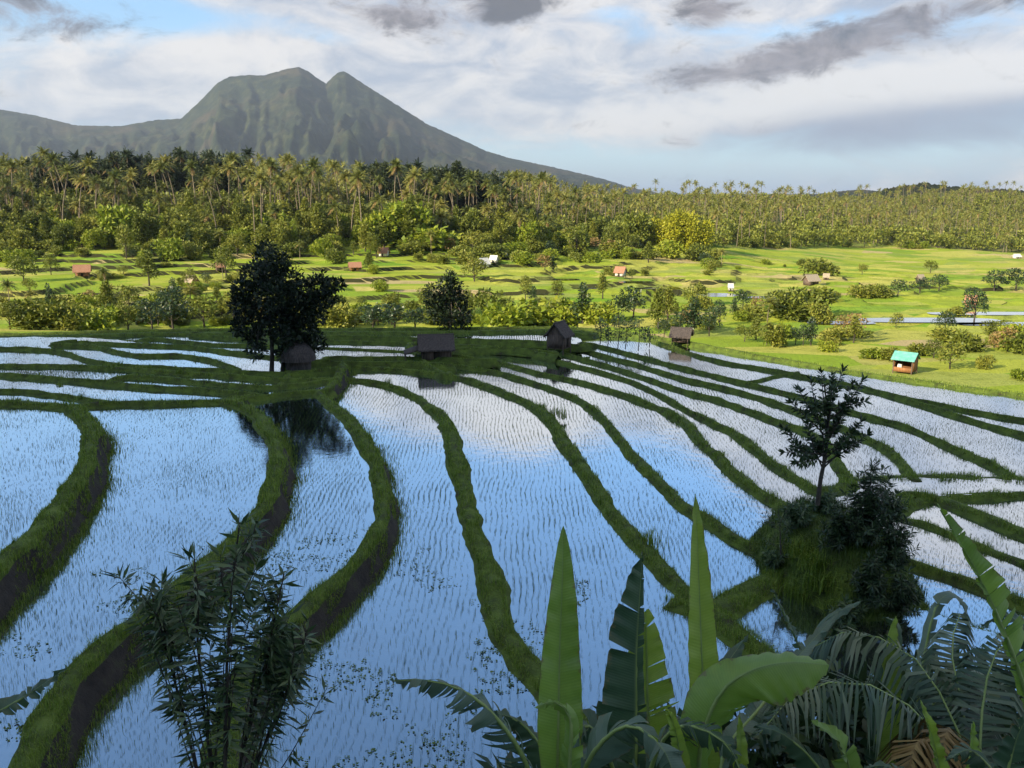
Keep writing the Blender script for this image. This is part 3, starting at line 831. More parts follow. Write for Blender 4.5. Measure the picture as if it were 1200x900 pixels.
for (C, Nn, w, zb, side, zc, zl, zr) in bund_pts:
    seg = np.linalg.norm(np.diff(C[:, :2], axis=0), axis=1)
    dist = np.hypot(C[:-1, 0], C[:-1, 1])
    per = np.clip(340 * (30 / dist) ** 1.6, 18, 360) * seg * 2 * w[:-1] * 1.3
    per = np.where((C[:-1, 1] < 16) | (np.abs(C[:-1, 0]) > 0.68 * C[:-1, 1] + 3), 0, per)
    cnts = rng.poisson(per)
    idx = np.repeat(np.arange(len(seg)), cnts)
    if not len(idx): continue
    f = rng.random(len(idx))[:, None]
    P = C[idx] * (1 - f) + C[idx + 1] * f
    o = (rng.random(len(idx)) * 2.3 - 1.15)
    P[:, :2] += Nn[idx] * (o * w[idx] + side[idx])[:, None]
    P[:, 2] = zc[idx] + zb[idx] - 0.03 - 0.16 * np.clip(np.abs(o) - 0.7, 0, 1) * 1.5
    dd = np.hypot(P[:, 0], P[:, 1])
    clump = 0.6 + 1.2 * np.clip(fbm(P[:, 0] / 0.7, P[:, 1] / 0.7, 2) + 0.3, 0, 1)
    gv.append(blades(P, rng.uniform(0.12, 0.34, len(P)) * clump * np.where(dd > 62, .7, 1.0), np.clip(0.012 * dd / 22, 0.012, 0.045), 0.9))
    # grassy foot of the taller walls
    for (dza, zfa, sg) in ((zc - zl, zl, 1), (zc - zr, zr, -1)):
        if dza.mean() < 0.6: continue
        dz, zf = dza.mean(), zfa.mean()
        k = rng.random(len(idx)) < 0.75
        Q = C[idx[k]] * (1 - f[k]) + C[idx[k] + 1] * f[k]
        o2 = w[idx[k]] * 1.08 + 0.15 + 0.26 * dz + rng.exponential(0.22, k.sum()) - 0.15
        Q[:, :2] += sg * Nn[idx[k]] * (o2 + sg * side[idx[k]])[:, None]
        Q[:, 2] = zf
        # grass hanging in patches down the wall
        k2 = rng.random(len(idx)) < 0.9
        W_ = C[idx[k2]] * (1 - f[k2]) + C[idx[k2] + 1] * f[k2]
        t_ = rng.random(k2.sum()) ** .8
        keep_ = fbm(W_[:, 0] / .9 + 3, W_[:, 1] / .9 + 2.0 * t_, 3) > 0.06 + 0.25 * (t_ - .5)
        W_ = W_[keep_]; t_ = t_[keep_]; ii = idx[k2][keep_]
        W_[:, :2] += sg * Nn[ii] * (w[ii] * (1 + .05 * t_) + 0.06 + 0.26 * dz * t_ + sg * side[ii])[:, None]
        W_[:, 2] = zc[ii] - .05 - (dz - .1) * t_
        gv.append(blades(W_, rng.uniform(0.10, 0.24, len(W_)), np.clip(0.012 * np.hypot(W_[:, 0], W_[:, 1]) / 22, 0.012, 0.04), 1.2))
        gv.append(blades(Q, rng.uniform(0.08, 0.28, k.sum()), np.clip(0.012 * np.hypot(Q[:, 0], Q[:, 1]) / 22, 0.012, 0.04), 0.8))
tag(link('bund_grass', blade_mesh('bund_grass', gv, M['grass'])), 'short green grass covering the paddy bunds', 'grass', None, 'stuff')

# rice seedlings in wavy rows
rows_x = np.arange(-60, 56, 0.25)
cols_y = np.concatenate([np.arange(17, 44, 0.105), np.arange(44, 104, 0.15)])
gx, gy = np.meshgrid(rows_x, cols_y, indexing='ij')
keepv = np.abs(gx) < 0.62 * gy + 2
gx, gy = gx[keepv], gy[keepv]
wx = gx + 0.20 * fbm(gx / 3.0, gy / 2.2, 3) + 0.9 * fbm(gx / 14 + 4, gy / 12, 2) + rng.normal(0, 0.022, gx.shape)
wy = gy + rng.normal(0, 0.04, gx.shape) + 0.2 * fbm(gx / 2.5, gy / 2.5 + 9, 2)
ix, iy = ((wx - X0) / CELL).astype(int), ((wy - Y0) / CELL).astype(int)
ok = (ix > 1) & (ix < NX - 2) & (iy > 1) & (iy < NY - 2)
wx, wy, ix, iy = wx[ok], wy[ok], ix[ok], iy[ok]
near_b = barrier.copy()
for _ in range(3):
    near_b = near_b | np.roll(near_b, 1, 0) | np.roll(near_b, -1, 0) | np.roll(near_b, 1, 1) | np.roll(near_b, -1, 1)
ll = lab[ix, iy]
ok = (LEVEL[ll] > -5) & (~near_b[ix, iy]) & (rng.random(len(wx)) < 0.78 + 0.75 * fbm(wx / 3.2, wy / 4.2, 4))
wx, wy, ll = wx[ok], wy[ok], ll[ok]
lev, den = LEVEL[ll], DENS[ll]
dd = np.hypot(wx, wy)
rv = []
for k in range(4):
    sel = rng.random(len(wx)) < np.where(k == 0, 1.0, np.where(dd < 45, 0.55, np.where(den > 1.5, 0.7, 0.3)))
    P = np.stack([wx[sel] + rng.normal(0, 0.018, sel.sum()), wy[sel] + rng.normal(0, 0.02, sel.sum()), lev[sel] - 0.01], -1)
    hgt = rng.uniform(0.09, 0.21, sel.sum()) * np.clip(1 + 0.9 * fbm(wx[sel] / 1.7 + 5, wy[sel] / 1.7, 3), .5, 1.5) * np.clip(1.15 - dd[sel] / 130, .5, 1) * np.where(den[sel] > 1.5, 1.25, 1.0)
    rv.append(blades(P, hgt, np.clip(0.0058 * dd[sel] / 24, 0.0058, 0.016) * np.where(den[sel] > 1.5, 1.5, 1.0), 0.7))
tag(link('rice_seedlings', blade_mesh('rice_seedlings', rv, M['rice'])), 'young rice seedlings planted in wavy rows in the water', 'rice', None, 'stuff')

# floating weed between the rows
n = 9000
wxs, wys = rng.uniform(-16, 14, n), rng.uniform(20, 40, n)
dn = fbm(wxs / 2.5 + 11, wys / 2.5, 4)
ix, iy = ((wxs - X0) / CELL).astype(int), ((wys - Y0) / CELL).astype(int)
ok = (dn > 0.12 + 0.018 * (wys - 22)) & (LEVEL[lab[ix, iy]] > -5) & (wxs < 3)
lw_ = LEVEL[lab[ix[ok], iy[ok]]]
P = np.stack([wxs[ok], wys[ok], lw_ + 0.02], -1)
rv = []
for k in range(3):
    n = len(P); a = rng.random(n) * 6.28; s_ = rng.uniform(0.04, 0.09, n)[:, None]
    t = np.stack([np.cos(a), np.sin(a), rng.uniform(-0.1, 0.7, n)], -1); q = np.stack([-np.sin(a), np.cos(a), np.zeros(n)], -1)
    C0 = P + rng.normal(0, 0.05, (n, 3)) * np.array([1, 1, 0.0])
    rv.append(np.stack([C0, C0 + q * s_ * 0.5 + t * s_ * 0.5, C0 + t * s_, C0 - q * s_ * 0.5 + t * s_ * 0.5, C0 + t * s_ * 1.15], 1))
tag(link('water_weed', blade_mesh('water_weed', rv, M['weed'])), 'patches of small green weed floating in the near paddies', 'weed', None, 'stuff')


# ------------------------------------------------------------------ plant builders
def unit(v): return v / (np.linalg.norm(v, axis=-1, keepdims=True) + 1e-12)


def leaf_quads(P, D, ln, wd, curl=0.25):
    """pointed leaves from P along D: a quad pair with a bend, 6 verts, 2 quads"""
    n = len(P)
    D = unit(D)
    ref = unit(rng.normal(0, 1, (n, 3)) + np.array([0, 0, 1.2]))
    S = unit(np.cross(D, ref)); Up = np.cross(S, D)
    ln = np.broadcast_to(ln, (n,))[:, None]; wd = np.broadcast_to(wd, (n,))[:, None]
    m = P + D * ln * 0.45
    tip = P + D * ln - Up * ln * curl
    return np.stack([P, m + S * wd / 2 - Up * ln * 0.03, tip, m - S * wd / 2 - Up * ln * 0.03], 1)


def quads_into(mb, V, m=0):
    n = len(V)
    mb.add(V.reshape(-1, 3), np.arange(n * 4).reshape(-1, 4), m)


def blob_leaves(mb, blobs, per, ln, wd, m=0, up=0.35, shell=0.55):
    """leaves on the outer shells of ellipsoid clumps; blobs: (x,y,z,rx,ry,rz)"""
    for (x, y, z, rx, ry, rz) in blobs:
        n = max(6, int(per * (rx * ry * rz) ** (2 / 3)))
        d = unit(rng.normal(0, 1, (n, 3)))
        r = shell + (1 - shell) * rng.random(n) ** 0.6
        lump = 1 + 0.35 * np.sin(d[:, 0] * 5 + x) * np.sin(d[:, 1] * 4 + y) * np.sin(d[:, 2] * 5 + z)
        P = np.array([x, y, z]) + d * np.array([rx, ry, rz]) * (r * lump)[:, None]
        D = d * 0.7 + rng.normal(0, 0.6, (n, 3)) + np.array([0, 0, up])
        quads_into(mb, leaf_quads(P, D, rng.uniform(0.7, 1.3, n) * ln, rng.uniform(0.7, 1.3, n) * wd), m)


def broad_tree(h, w, nb, ln, per, mat, name, trunk_frac=0.35, form='round', seed=0):
    """trunk with limbs, crown of leaf clumps; returns two meshes"""
    r = np.random.default_rng(seed + 100)
    tb, cb = MB(), MB()
    top = np.array([r.normal(0, .05) * w, r.normal(0, .05) * w, h * 0.72])
    tr = catmull(np.array([[0, 0, -0.3], [r.normal(0, .02) * h, r.normal(0, .02) * h, h * 0.3], top]), 7)
    tb.tube(tr, np.linspace(0.028 * h, 0.008 * h, 7), 6)
    blobs = []
    for k in range(nb):
        a = k * 2.4 + r.random(); f = (k + 0.5) / nb
        if form == 'round':
            zz = h * (trunk_frac + (1 - trunk_frac) * (0.12 + 0.76 * f)); rad = w * 0.5 * math.sqrt(max(0.05, 1 - ((f - 0.35) / 0.72) ** 2)) * r.uniform(0.45, 0.95)
            br = w * r.uniform(0.13, 0.24)
        elif form == 'column':
            zz = h * (trunk_frac + (1 - trunk_frac) * (0.06 + 0.86 * f)); rad = w * 0.35 * (1 - f * 0.75) * r.uniform(0.3, 1); br = w * r.uniform(0.22, 0.36) * (1.05 - 0.6 * f)
        elif form == 'flat':
            zz = h * (trunk_frac + (1 - trunk_frac) * (0.35 + 0.45 * r.random())); rad = w * 0.5 * math.sqrt(r.random()); br = w * r.uniform(0.12, 0.2)
        else:     # bush
            zz = h * (0.18 + 0.6 * r.random()); rad = w * 0.42 * math.sqrt(r.random()) ; br = min(w * 0.25, h * 0.36) * r.uniform(0.7, 1.2)
        c = np.array([rad * math.cos(a), rad * math.sin(a), zz])
        blobs.append((*c, br, br, br * (0.8 if form != 'column' else 1.3)))
        if k % 2 == 0 and form != 'bush':
            q = tr[min(6, 2 + int(3 * f))]
            tb.tube(np.array([q, (q + c) / 2 + [0, 0, -0.03 * h], c]), [0.010 * h, 0.007 * h, 0.003 * h], 5, cap=False)
    blob_leaves(cb, blobs, per, ln, wd=ln * 0.55)
    return tb.mesh(name + '_trunk', M['bark'], True), cb.mesh(name + '_crown', mat)


def frond_strip(mb, path, ln, droop, nleaf, wleaf, m=0, rach=0.03, mr=None):
    """palm frond: rachis plus separate leaflets on both sides"""
    C = catmull(path, nleaf)
    T = unit(np.gradient(C, axis=0))
    side = unit(np.cross(T, np.array([0, 0, 1.0])))
    up = np.cross(side, T)
    f = np.linspace(0, 1, nleaf)
    L = ln * (0.35 + 0.9 * np.sin(math.pi * np.clip(f * 0.85 + 0.12, 0, 1))) * (1 - 0.35 * f)
    for sg in (-1, 1):
        jit = rng.normal(0, 0.17, (nleaf, 3))
        D = unit(side * sg + T * 0.55 + up * (0.15 - 0.2 * rng.random(nleaf))[:, None] + jit)
        mid = C + D * (L * 0.5)[:, None] + np.array([0, 0, -1.0]) * (L * 0.12 * droop)[:, None]
        tip = C + D * (L * 0.9)[:, None] + np.array([0, 0, -1.0]) * (L * 0.55 * droop)[:, None]
        wv = T * (wleaf / 2)
        V = np.stack([C - wv * 0.6, C + wv * 0.6, mid + wv, mid - wv, tip], 1)
        b = np.arange(nleaf)[:, None] * 5
        base = mb.n
        mb.V.append(V.reshape(-1, 3)); mb.n += nleaf * 5
        mb.F.append(base + b + np.array([[0, 1, 2, 3]])); mb.M.append(np.full(nleaf, m))
        mb.F.append(base + b + np.array([[3, 2, 4]])); mb.M.append(np.full(nleaf, m))
    if nleaf > 9: mb.tube(C[::max(1, nleaf // 7)], np.linspace(rach, rach * 0.25, len(C[::max(1, nleaf // 7)])), 4, m if mr is None else mr, cap=False)


def palm_meshes(h, nf, fl, mat, seed, name, nl=13):
    r = np.random.default_rng(seed)
    tb, cb = MB(), MB()
    lean = r.normal(0, 0.05, 2) * h
    tr = catmull(np.array([[0, 0, -0.3], [lean[0] * .3, lean[1] * .3, h * .5], [lean[0], lean[1], h]]), 9)
    tb.tube(tr, np.linspace(0.20, 0.12, 9), 6)
    top = tr[-1]
    for k in range(nf):
        a = k * 2.39996 + r.normal(0, 0.2)
        e = 1.25 - 1.85 * (k / nf) + r.normal(0, 0.12)      # young fronds upright, old ones hanging
        L = fl * r.uniform(0.8, 1.1)
        d = np.array([math.cos(a), math.sin(a), 0])
        p1 = top + d * L * 0.5 * math.cos(e) + np.array([0, 0, L * 0.5 * math.sin(e)])
        p2 = top + d * L * (0.95 * math.cos(e) + 0.05) + np.array([0, 0, L * 0.95 * math.sin(e) - L * 0.32 * max(0.2, math.cos(e))])
        frond_strip(cb, np.array([top, p1, p2]), L * 0.26, 0.9, nl, L * 0.075 * 13 / nl, 0 if k < nf * 0.90 else 1)
    return tb.mesh(name + '_trunk', M['palm_bark'], True), cb.mesh(name + '_crown', [mat, M['leaf_dry']])


palms_lit = [palm_meshes(h, 24, 3.3, M['palm_leaf'], 10 + k, 'palm') for k, h in enumerate((16, 12, 9, 18, 7))]
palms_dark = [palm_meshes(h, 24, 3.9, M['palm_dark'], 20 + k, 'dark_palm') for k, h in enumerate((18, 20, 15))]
round_mid = [broad_tree(h, w, 16, 0.85, 75, M['leaf_mid'], 'tree', 0.25, 'round', k) for k, (h, w) in enumerate(((9, 8), (11, 8), (7, 7)))]
round_bri = [broad_tree(h, w, 15, 0.85, 75, M['leaf_bright'], 'bright_tree', 0.2, 'round', k + 5) for k, (h, w) in enumerate(((8, 8), (6, 6.5)))]
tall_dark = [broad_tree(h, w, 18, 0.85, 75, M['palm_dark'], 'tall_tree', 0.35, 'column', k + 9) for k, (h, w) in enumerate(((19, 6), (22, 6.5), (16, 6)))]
tall_mid = [broad_tree(h, w, 16, 0.85, 70, M['leaf_mid'], 'tall_leafy_tree', 0.2, 'column', k + 50) for k, (h, w) in enumerate(((15, 6), (12, 5)))]
bush_mid = [broad_tree(h, w, 13, 0.34, 240, M['leaf_mid'], 'bush', 0, 'bush', k + 14) for k, (h, w) in enumerate(((2.4, 3.2), (1.7, 2.6)))]
bush_bri = [broad_tree(h, w, 13, 0.34, 240, M['leaf_bright'], 'bright_bush', 0, 'bush', k + 17) for k, (h, w) in enumerate(((2.2, 3.4), (1.5, 2.6)))]
small_tree = [broad_tree(h, w, 14, 0.34, 210, M['leaf_mid'], 'small_tree', 0.3, f, k + 20) for k, (h, w, f) in enumerate(((4.5, 3.2, 'round'), (5.0, 2.2, 'column'), (3.6, 2.8, 'round')))]
small_dark = [broad_tree(h, w, 14, 0.34, 210, M['leaf_shade'], 'small_dark_tree', 0.25, f, k + 30) for k, (h, w, f) in enumerate(((4.5, 3.2, 'round'), (5.0, 2.0, 'column')))]
dry_tree = [broad_tree(3.6, 3.0, 9, 0.4, 130, M['leaf_dry'], 'dry_tree', 0.25, 'round', 40)]
pale_bush = [broad_tree(2.0, 2.6, 8, 0.4, 120, M['leaf_gold'], 'pale_bush', 0, 'bush', 44)]


def plant(name, pair, label, cat, loc, rz, s, group=None):
    t = thing(name, label, cat, loc, rz, group, s)
    link('trunk', pair[0], t); link('crown', pair[1], t)
    return t


def place_px(u, v, lo=85.0): return ground_at(u, v, lo)


# ------------------------------------------------------------------ palm forest on the far slope
def screen(x, y, z):
    dx_, dy_, dz_ = x, y, z - CAM_Z
    fw = dy_ * CP - dz_ * SP
    upc = dy_ * SP + dz_ * CP
    return 600 + FPX * dx_ / fw, 450 - FPX * upc / fw


FR = np.random.default_rng(21)
cand = []
for _ in range(30000):
    D = FR.uniform(0, 1) ** 0.8 * 552 + 236
    s = FR.uniform(-0.64, 0.64)
    front = np.interp(s, [-0.6, -0.3, -0.1, 0.05, 0.2, 0.4, 0.6], [240, 243, 254, 270, 312, 385, 415]) + 14 * fbm(s * 20, 0.3, 2)
    if D < front: continue
    if D > np.interp(s, [-0.6, 0, 0.2, 0.4, 0.6], [560, 600, 700, 790, 790]): continue
    cand.append((D * s, D))
cand = np.array(cand)
# poisson-like thinning on a hash grid
grid = {}
keep = []
for x, y in cand:
    gap = 3.4 if y < 420 else 4.2
    g_ = (int(x // gap), int(y // gap))
    if any((g_[0] + a, g_[1] + b) in grid and np.hypot(*(np.array(grid[(g_[0] + a, g_[1] + b)]) - (x, y))) < gap for a in (-1, 0, 1) for b in (-1, 0, 1)): continue
    grid[g_] = (x, y); keep.append((x, y))
keep = np.array(keep)
keep = keep[np.argsort(keep[:, 1])]
fz = H(keep[:, 0], keep[:, 1])


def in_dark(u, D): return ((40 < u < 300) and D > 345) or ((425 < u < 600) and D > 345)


LBL_PALM = {'l': 'coconut palm with golden fronds in the sunlit forest below the mountain', 'm': 'coconut palm with olive fronds in the middle of the forest edge', 'r': 'small coconut palm in the distant forest on the right'}
n_palm = n_tree = n_bush = n_dark = 0
rest = {'palm': [], 'dark': [], 'tree': [], 'bush': []}
for (x, y), z in zip(keep, fz):
    u, v = screen(x, y, z)
    q = FR.random()
    dep = y - np.interp(x / y, [-0.6, -0.3, -0.1, 0.05, 0.2, 0.4, 0.6], [240, 243, 254, 270, 312, 385, 415])
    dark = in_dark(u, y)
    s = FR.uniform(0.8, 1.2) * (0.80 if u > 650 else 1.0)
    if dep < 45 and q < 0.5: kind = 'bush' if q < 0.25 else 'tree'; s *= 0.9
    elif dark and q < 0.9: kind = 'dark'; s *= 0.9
    elif q < 0.60: kind = 'palm'
    else: kind = 'tree'
    rz = FR.random() * 6.28
    sect = next(t_ for lim, t_ in ((55, 'at the far left edge'), (140, 'above the reddish left hut'), (235, 'before the dark left grove'), (330, 'above the big dark tree'), (420, 'left of the great rounded tree'), (510, 'around the great rounded tree'),
                                   (600, 'in the dark middle grove'), (690, 'below the mountain foot'), (765, 'left of the yellow bamboo'), (850, 'behind the yellow bamboo'), (960, 'right of the yellow bamboo'), (1080, 'above the wide green field'), (9999, 'at the far right edge')) if u < lim)
    sect = ('in the front row ' if dep < 28 else 'in the second rank ' if dep < 65 else 'deep in the forest ' if dep < 130 else 'on the skyline ') + sect
    size = 'short ' if s < (0.9 if u < 650 else .72) else 'tall ' if s > (1.08 if u < 650 else .86) else ''
    if kind == 'palm' and n_palm < 290:
        n_palm += 1
        plant('coconut_palm', palms_lit[FR.integers(5)], size + 'coconut palm with golden fronds ' + sect, 'palm tree', (x, y, z), rz, s, 'coconut palms of the far forest')
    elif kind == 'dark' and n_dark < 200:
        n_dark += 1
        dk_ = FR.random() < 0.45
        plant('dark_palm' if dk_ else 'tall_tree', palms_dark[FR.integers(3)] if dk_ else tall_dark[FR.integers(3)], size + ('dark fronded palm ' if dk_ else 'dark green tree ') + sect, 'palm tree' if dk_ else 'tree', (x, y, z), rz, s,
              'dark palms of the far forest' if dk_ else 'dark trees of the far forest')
    elif kind == 'tree' and n_tree < 230:
        n_tree += 1
        br_ = FR.random() < 0.3
        tl_ = not br_ and FR.random() < (.55 if dep > 50 else .25)
        plant('bright_tree' if br_ else 'leafy_tree', round_bri[FR.integers(2)] if br_ else tall_mid[FR.integers(2)] if tl_ else round_mid[FR.integers(3)], size + ('bright green leafy tree ' if br_ else 'narrow crowned green tree ' if tl_ else 'olive green leafy tree ') + sect, 'tree', (x, y, z), rz, s * 0.8,
              'bright trees of the far forest' if br_ else 'leafy trees of the far forest')
    elif kind == 'bush' and n_bush < 120:
        n_bush += 1
        plant('forest_bush', (bush_bri if FR.random() < 0.5 else bush_mid)[FR.integers(2)], size + 'green bush ' + sect, 'bush', (x, y, z - 0.2), rz, s * 1.9, 'bushes along the forest foot')
    else: rest[kind].append((x, y, z, rz, s))


def join_copies(name, pairs, spots, label, cat, scale=1.0):
    """the trees past the limit, joined into one mesh"""
    mb = MB(); mats = []
    src = []
    for pr in pairs:
        for me in pr:
            co = np.empty(len(me.vertices) * 3, np.float32); me.vertices.foreach_get('co', co)
            tot = np.empty(len(me.polygons), np.int32); me.polygons.foreach_get('loop_total', tot)
            vi = np.empty(len(me.loops), np.int32); me.loops.foreach_get('vertex_index', vi)
            mi = np.empty(len(me.polygons), np.int32); me.polygons.foreach_get('material_index', mi)
            st = np.concatenate([[0], np.cumsum(tot)[:-1]])
            mm = []
            for m in me.materials:
                if m not in mats: mats.append(m)
                mm.append(mats.index(m))
            parts = []
            for k in (3, 4):
                for q in set(mi.tolist()):
                    s_ = (tot == k) & (mi == q)
                    if s_.any(): parts.append((vi[st[s_][:, None] + np.arange(k)], mm[q]))
            src.append((me, co.reshape(-1, 3), parts))
    npr = len(pairs)
    for (x, y, z, rz, s) in spots:
        k = FR.integers(npr)
        for (me, co, parts) in src[2 * k:2 * k + 2]:
            c_, s_ = math.cos(rz) * s * scale, math.sin(rz) * s * scale
            V = np.stack([co[:, 0] * c_ - co[:, 1] * s_ + x, co[:, 0] * s_ + co[:, 1] * c_ + y, co[:, 2] * s * scale + z], -1)
            base = mb.n
            mb.V.append(V); mb.n += len(V)
            for F, m in parts: mb.F.append(F + base); mb.M.append(np.full(len(F), m))
    if mb.n: tag(link(name, mb.mesh(name, mats)), label, cat, None, 'stuff')


lite = [palm_meshes(h, 12, 3.6, M['palm_leaf'], 80 + k, 'far_palm', 7) for k, h in enumerate((15, 10, 7))]
for v_ in rest.values(): FR.shuffle(v_)
FS = {k: len(v) for k, v in rest.items()}
join_copies('palm_forest', lite, rest['palm'][:1500], 'far mass of coconut palms on the hillside', 'forest')
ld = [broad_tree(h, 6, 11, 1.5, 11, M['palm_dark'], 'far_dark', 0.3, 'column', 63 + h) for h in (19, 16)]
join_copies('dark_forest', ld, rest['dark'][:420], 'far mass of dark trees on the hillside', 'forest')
lt = [broad_tree(9, 8, 9, 1.55, 11, M['leaf_mid'], 'far_tree', 0.2, 'round', 60), broad_tree(8, 7, 9, 1.55, 11, M['leaf_mid'], 'far_tree', 0.2, 'round', 61)]
join_copies('leafy_forest', lt, rest['tree'][:1250], 'far mass of leafy trees on the hillside', 'forest', 0.9)
print('FOREST', len(keep), n_palm, n_dark, n_tree, n_bush, FS, 'paddies', len(PAD), 'rice', len(wx))

# ------------------------------------------------------------------ trees, bushes and huts of the sunlit valley
def tree_px(u, v, hpx, pairs, name, label, cat='tree', group=None, base_h=None, wide=1.0):
    p = place_px(u, v)
    d = p[1] * CP - (p[2] - CAM_Z) * SP
    pr = pairs[random.randrange(len(pairs))]
    zs = [vv_.co.z for vv_ in pr[1].vertices]
    s = hpx * d / FPX / max(max(zs), 0.5)
    t = thing(name, label, cat, p - np.array([0, 0, 0.05]), random.random() * 6.28, group, (s * wide, s * wide, s))
    link('trunk', pr[0], t); link('crown', pr[1], t)
    return t


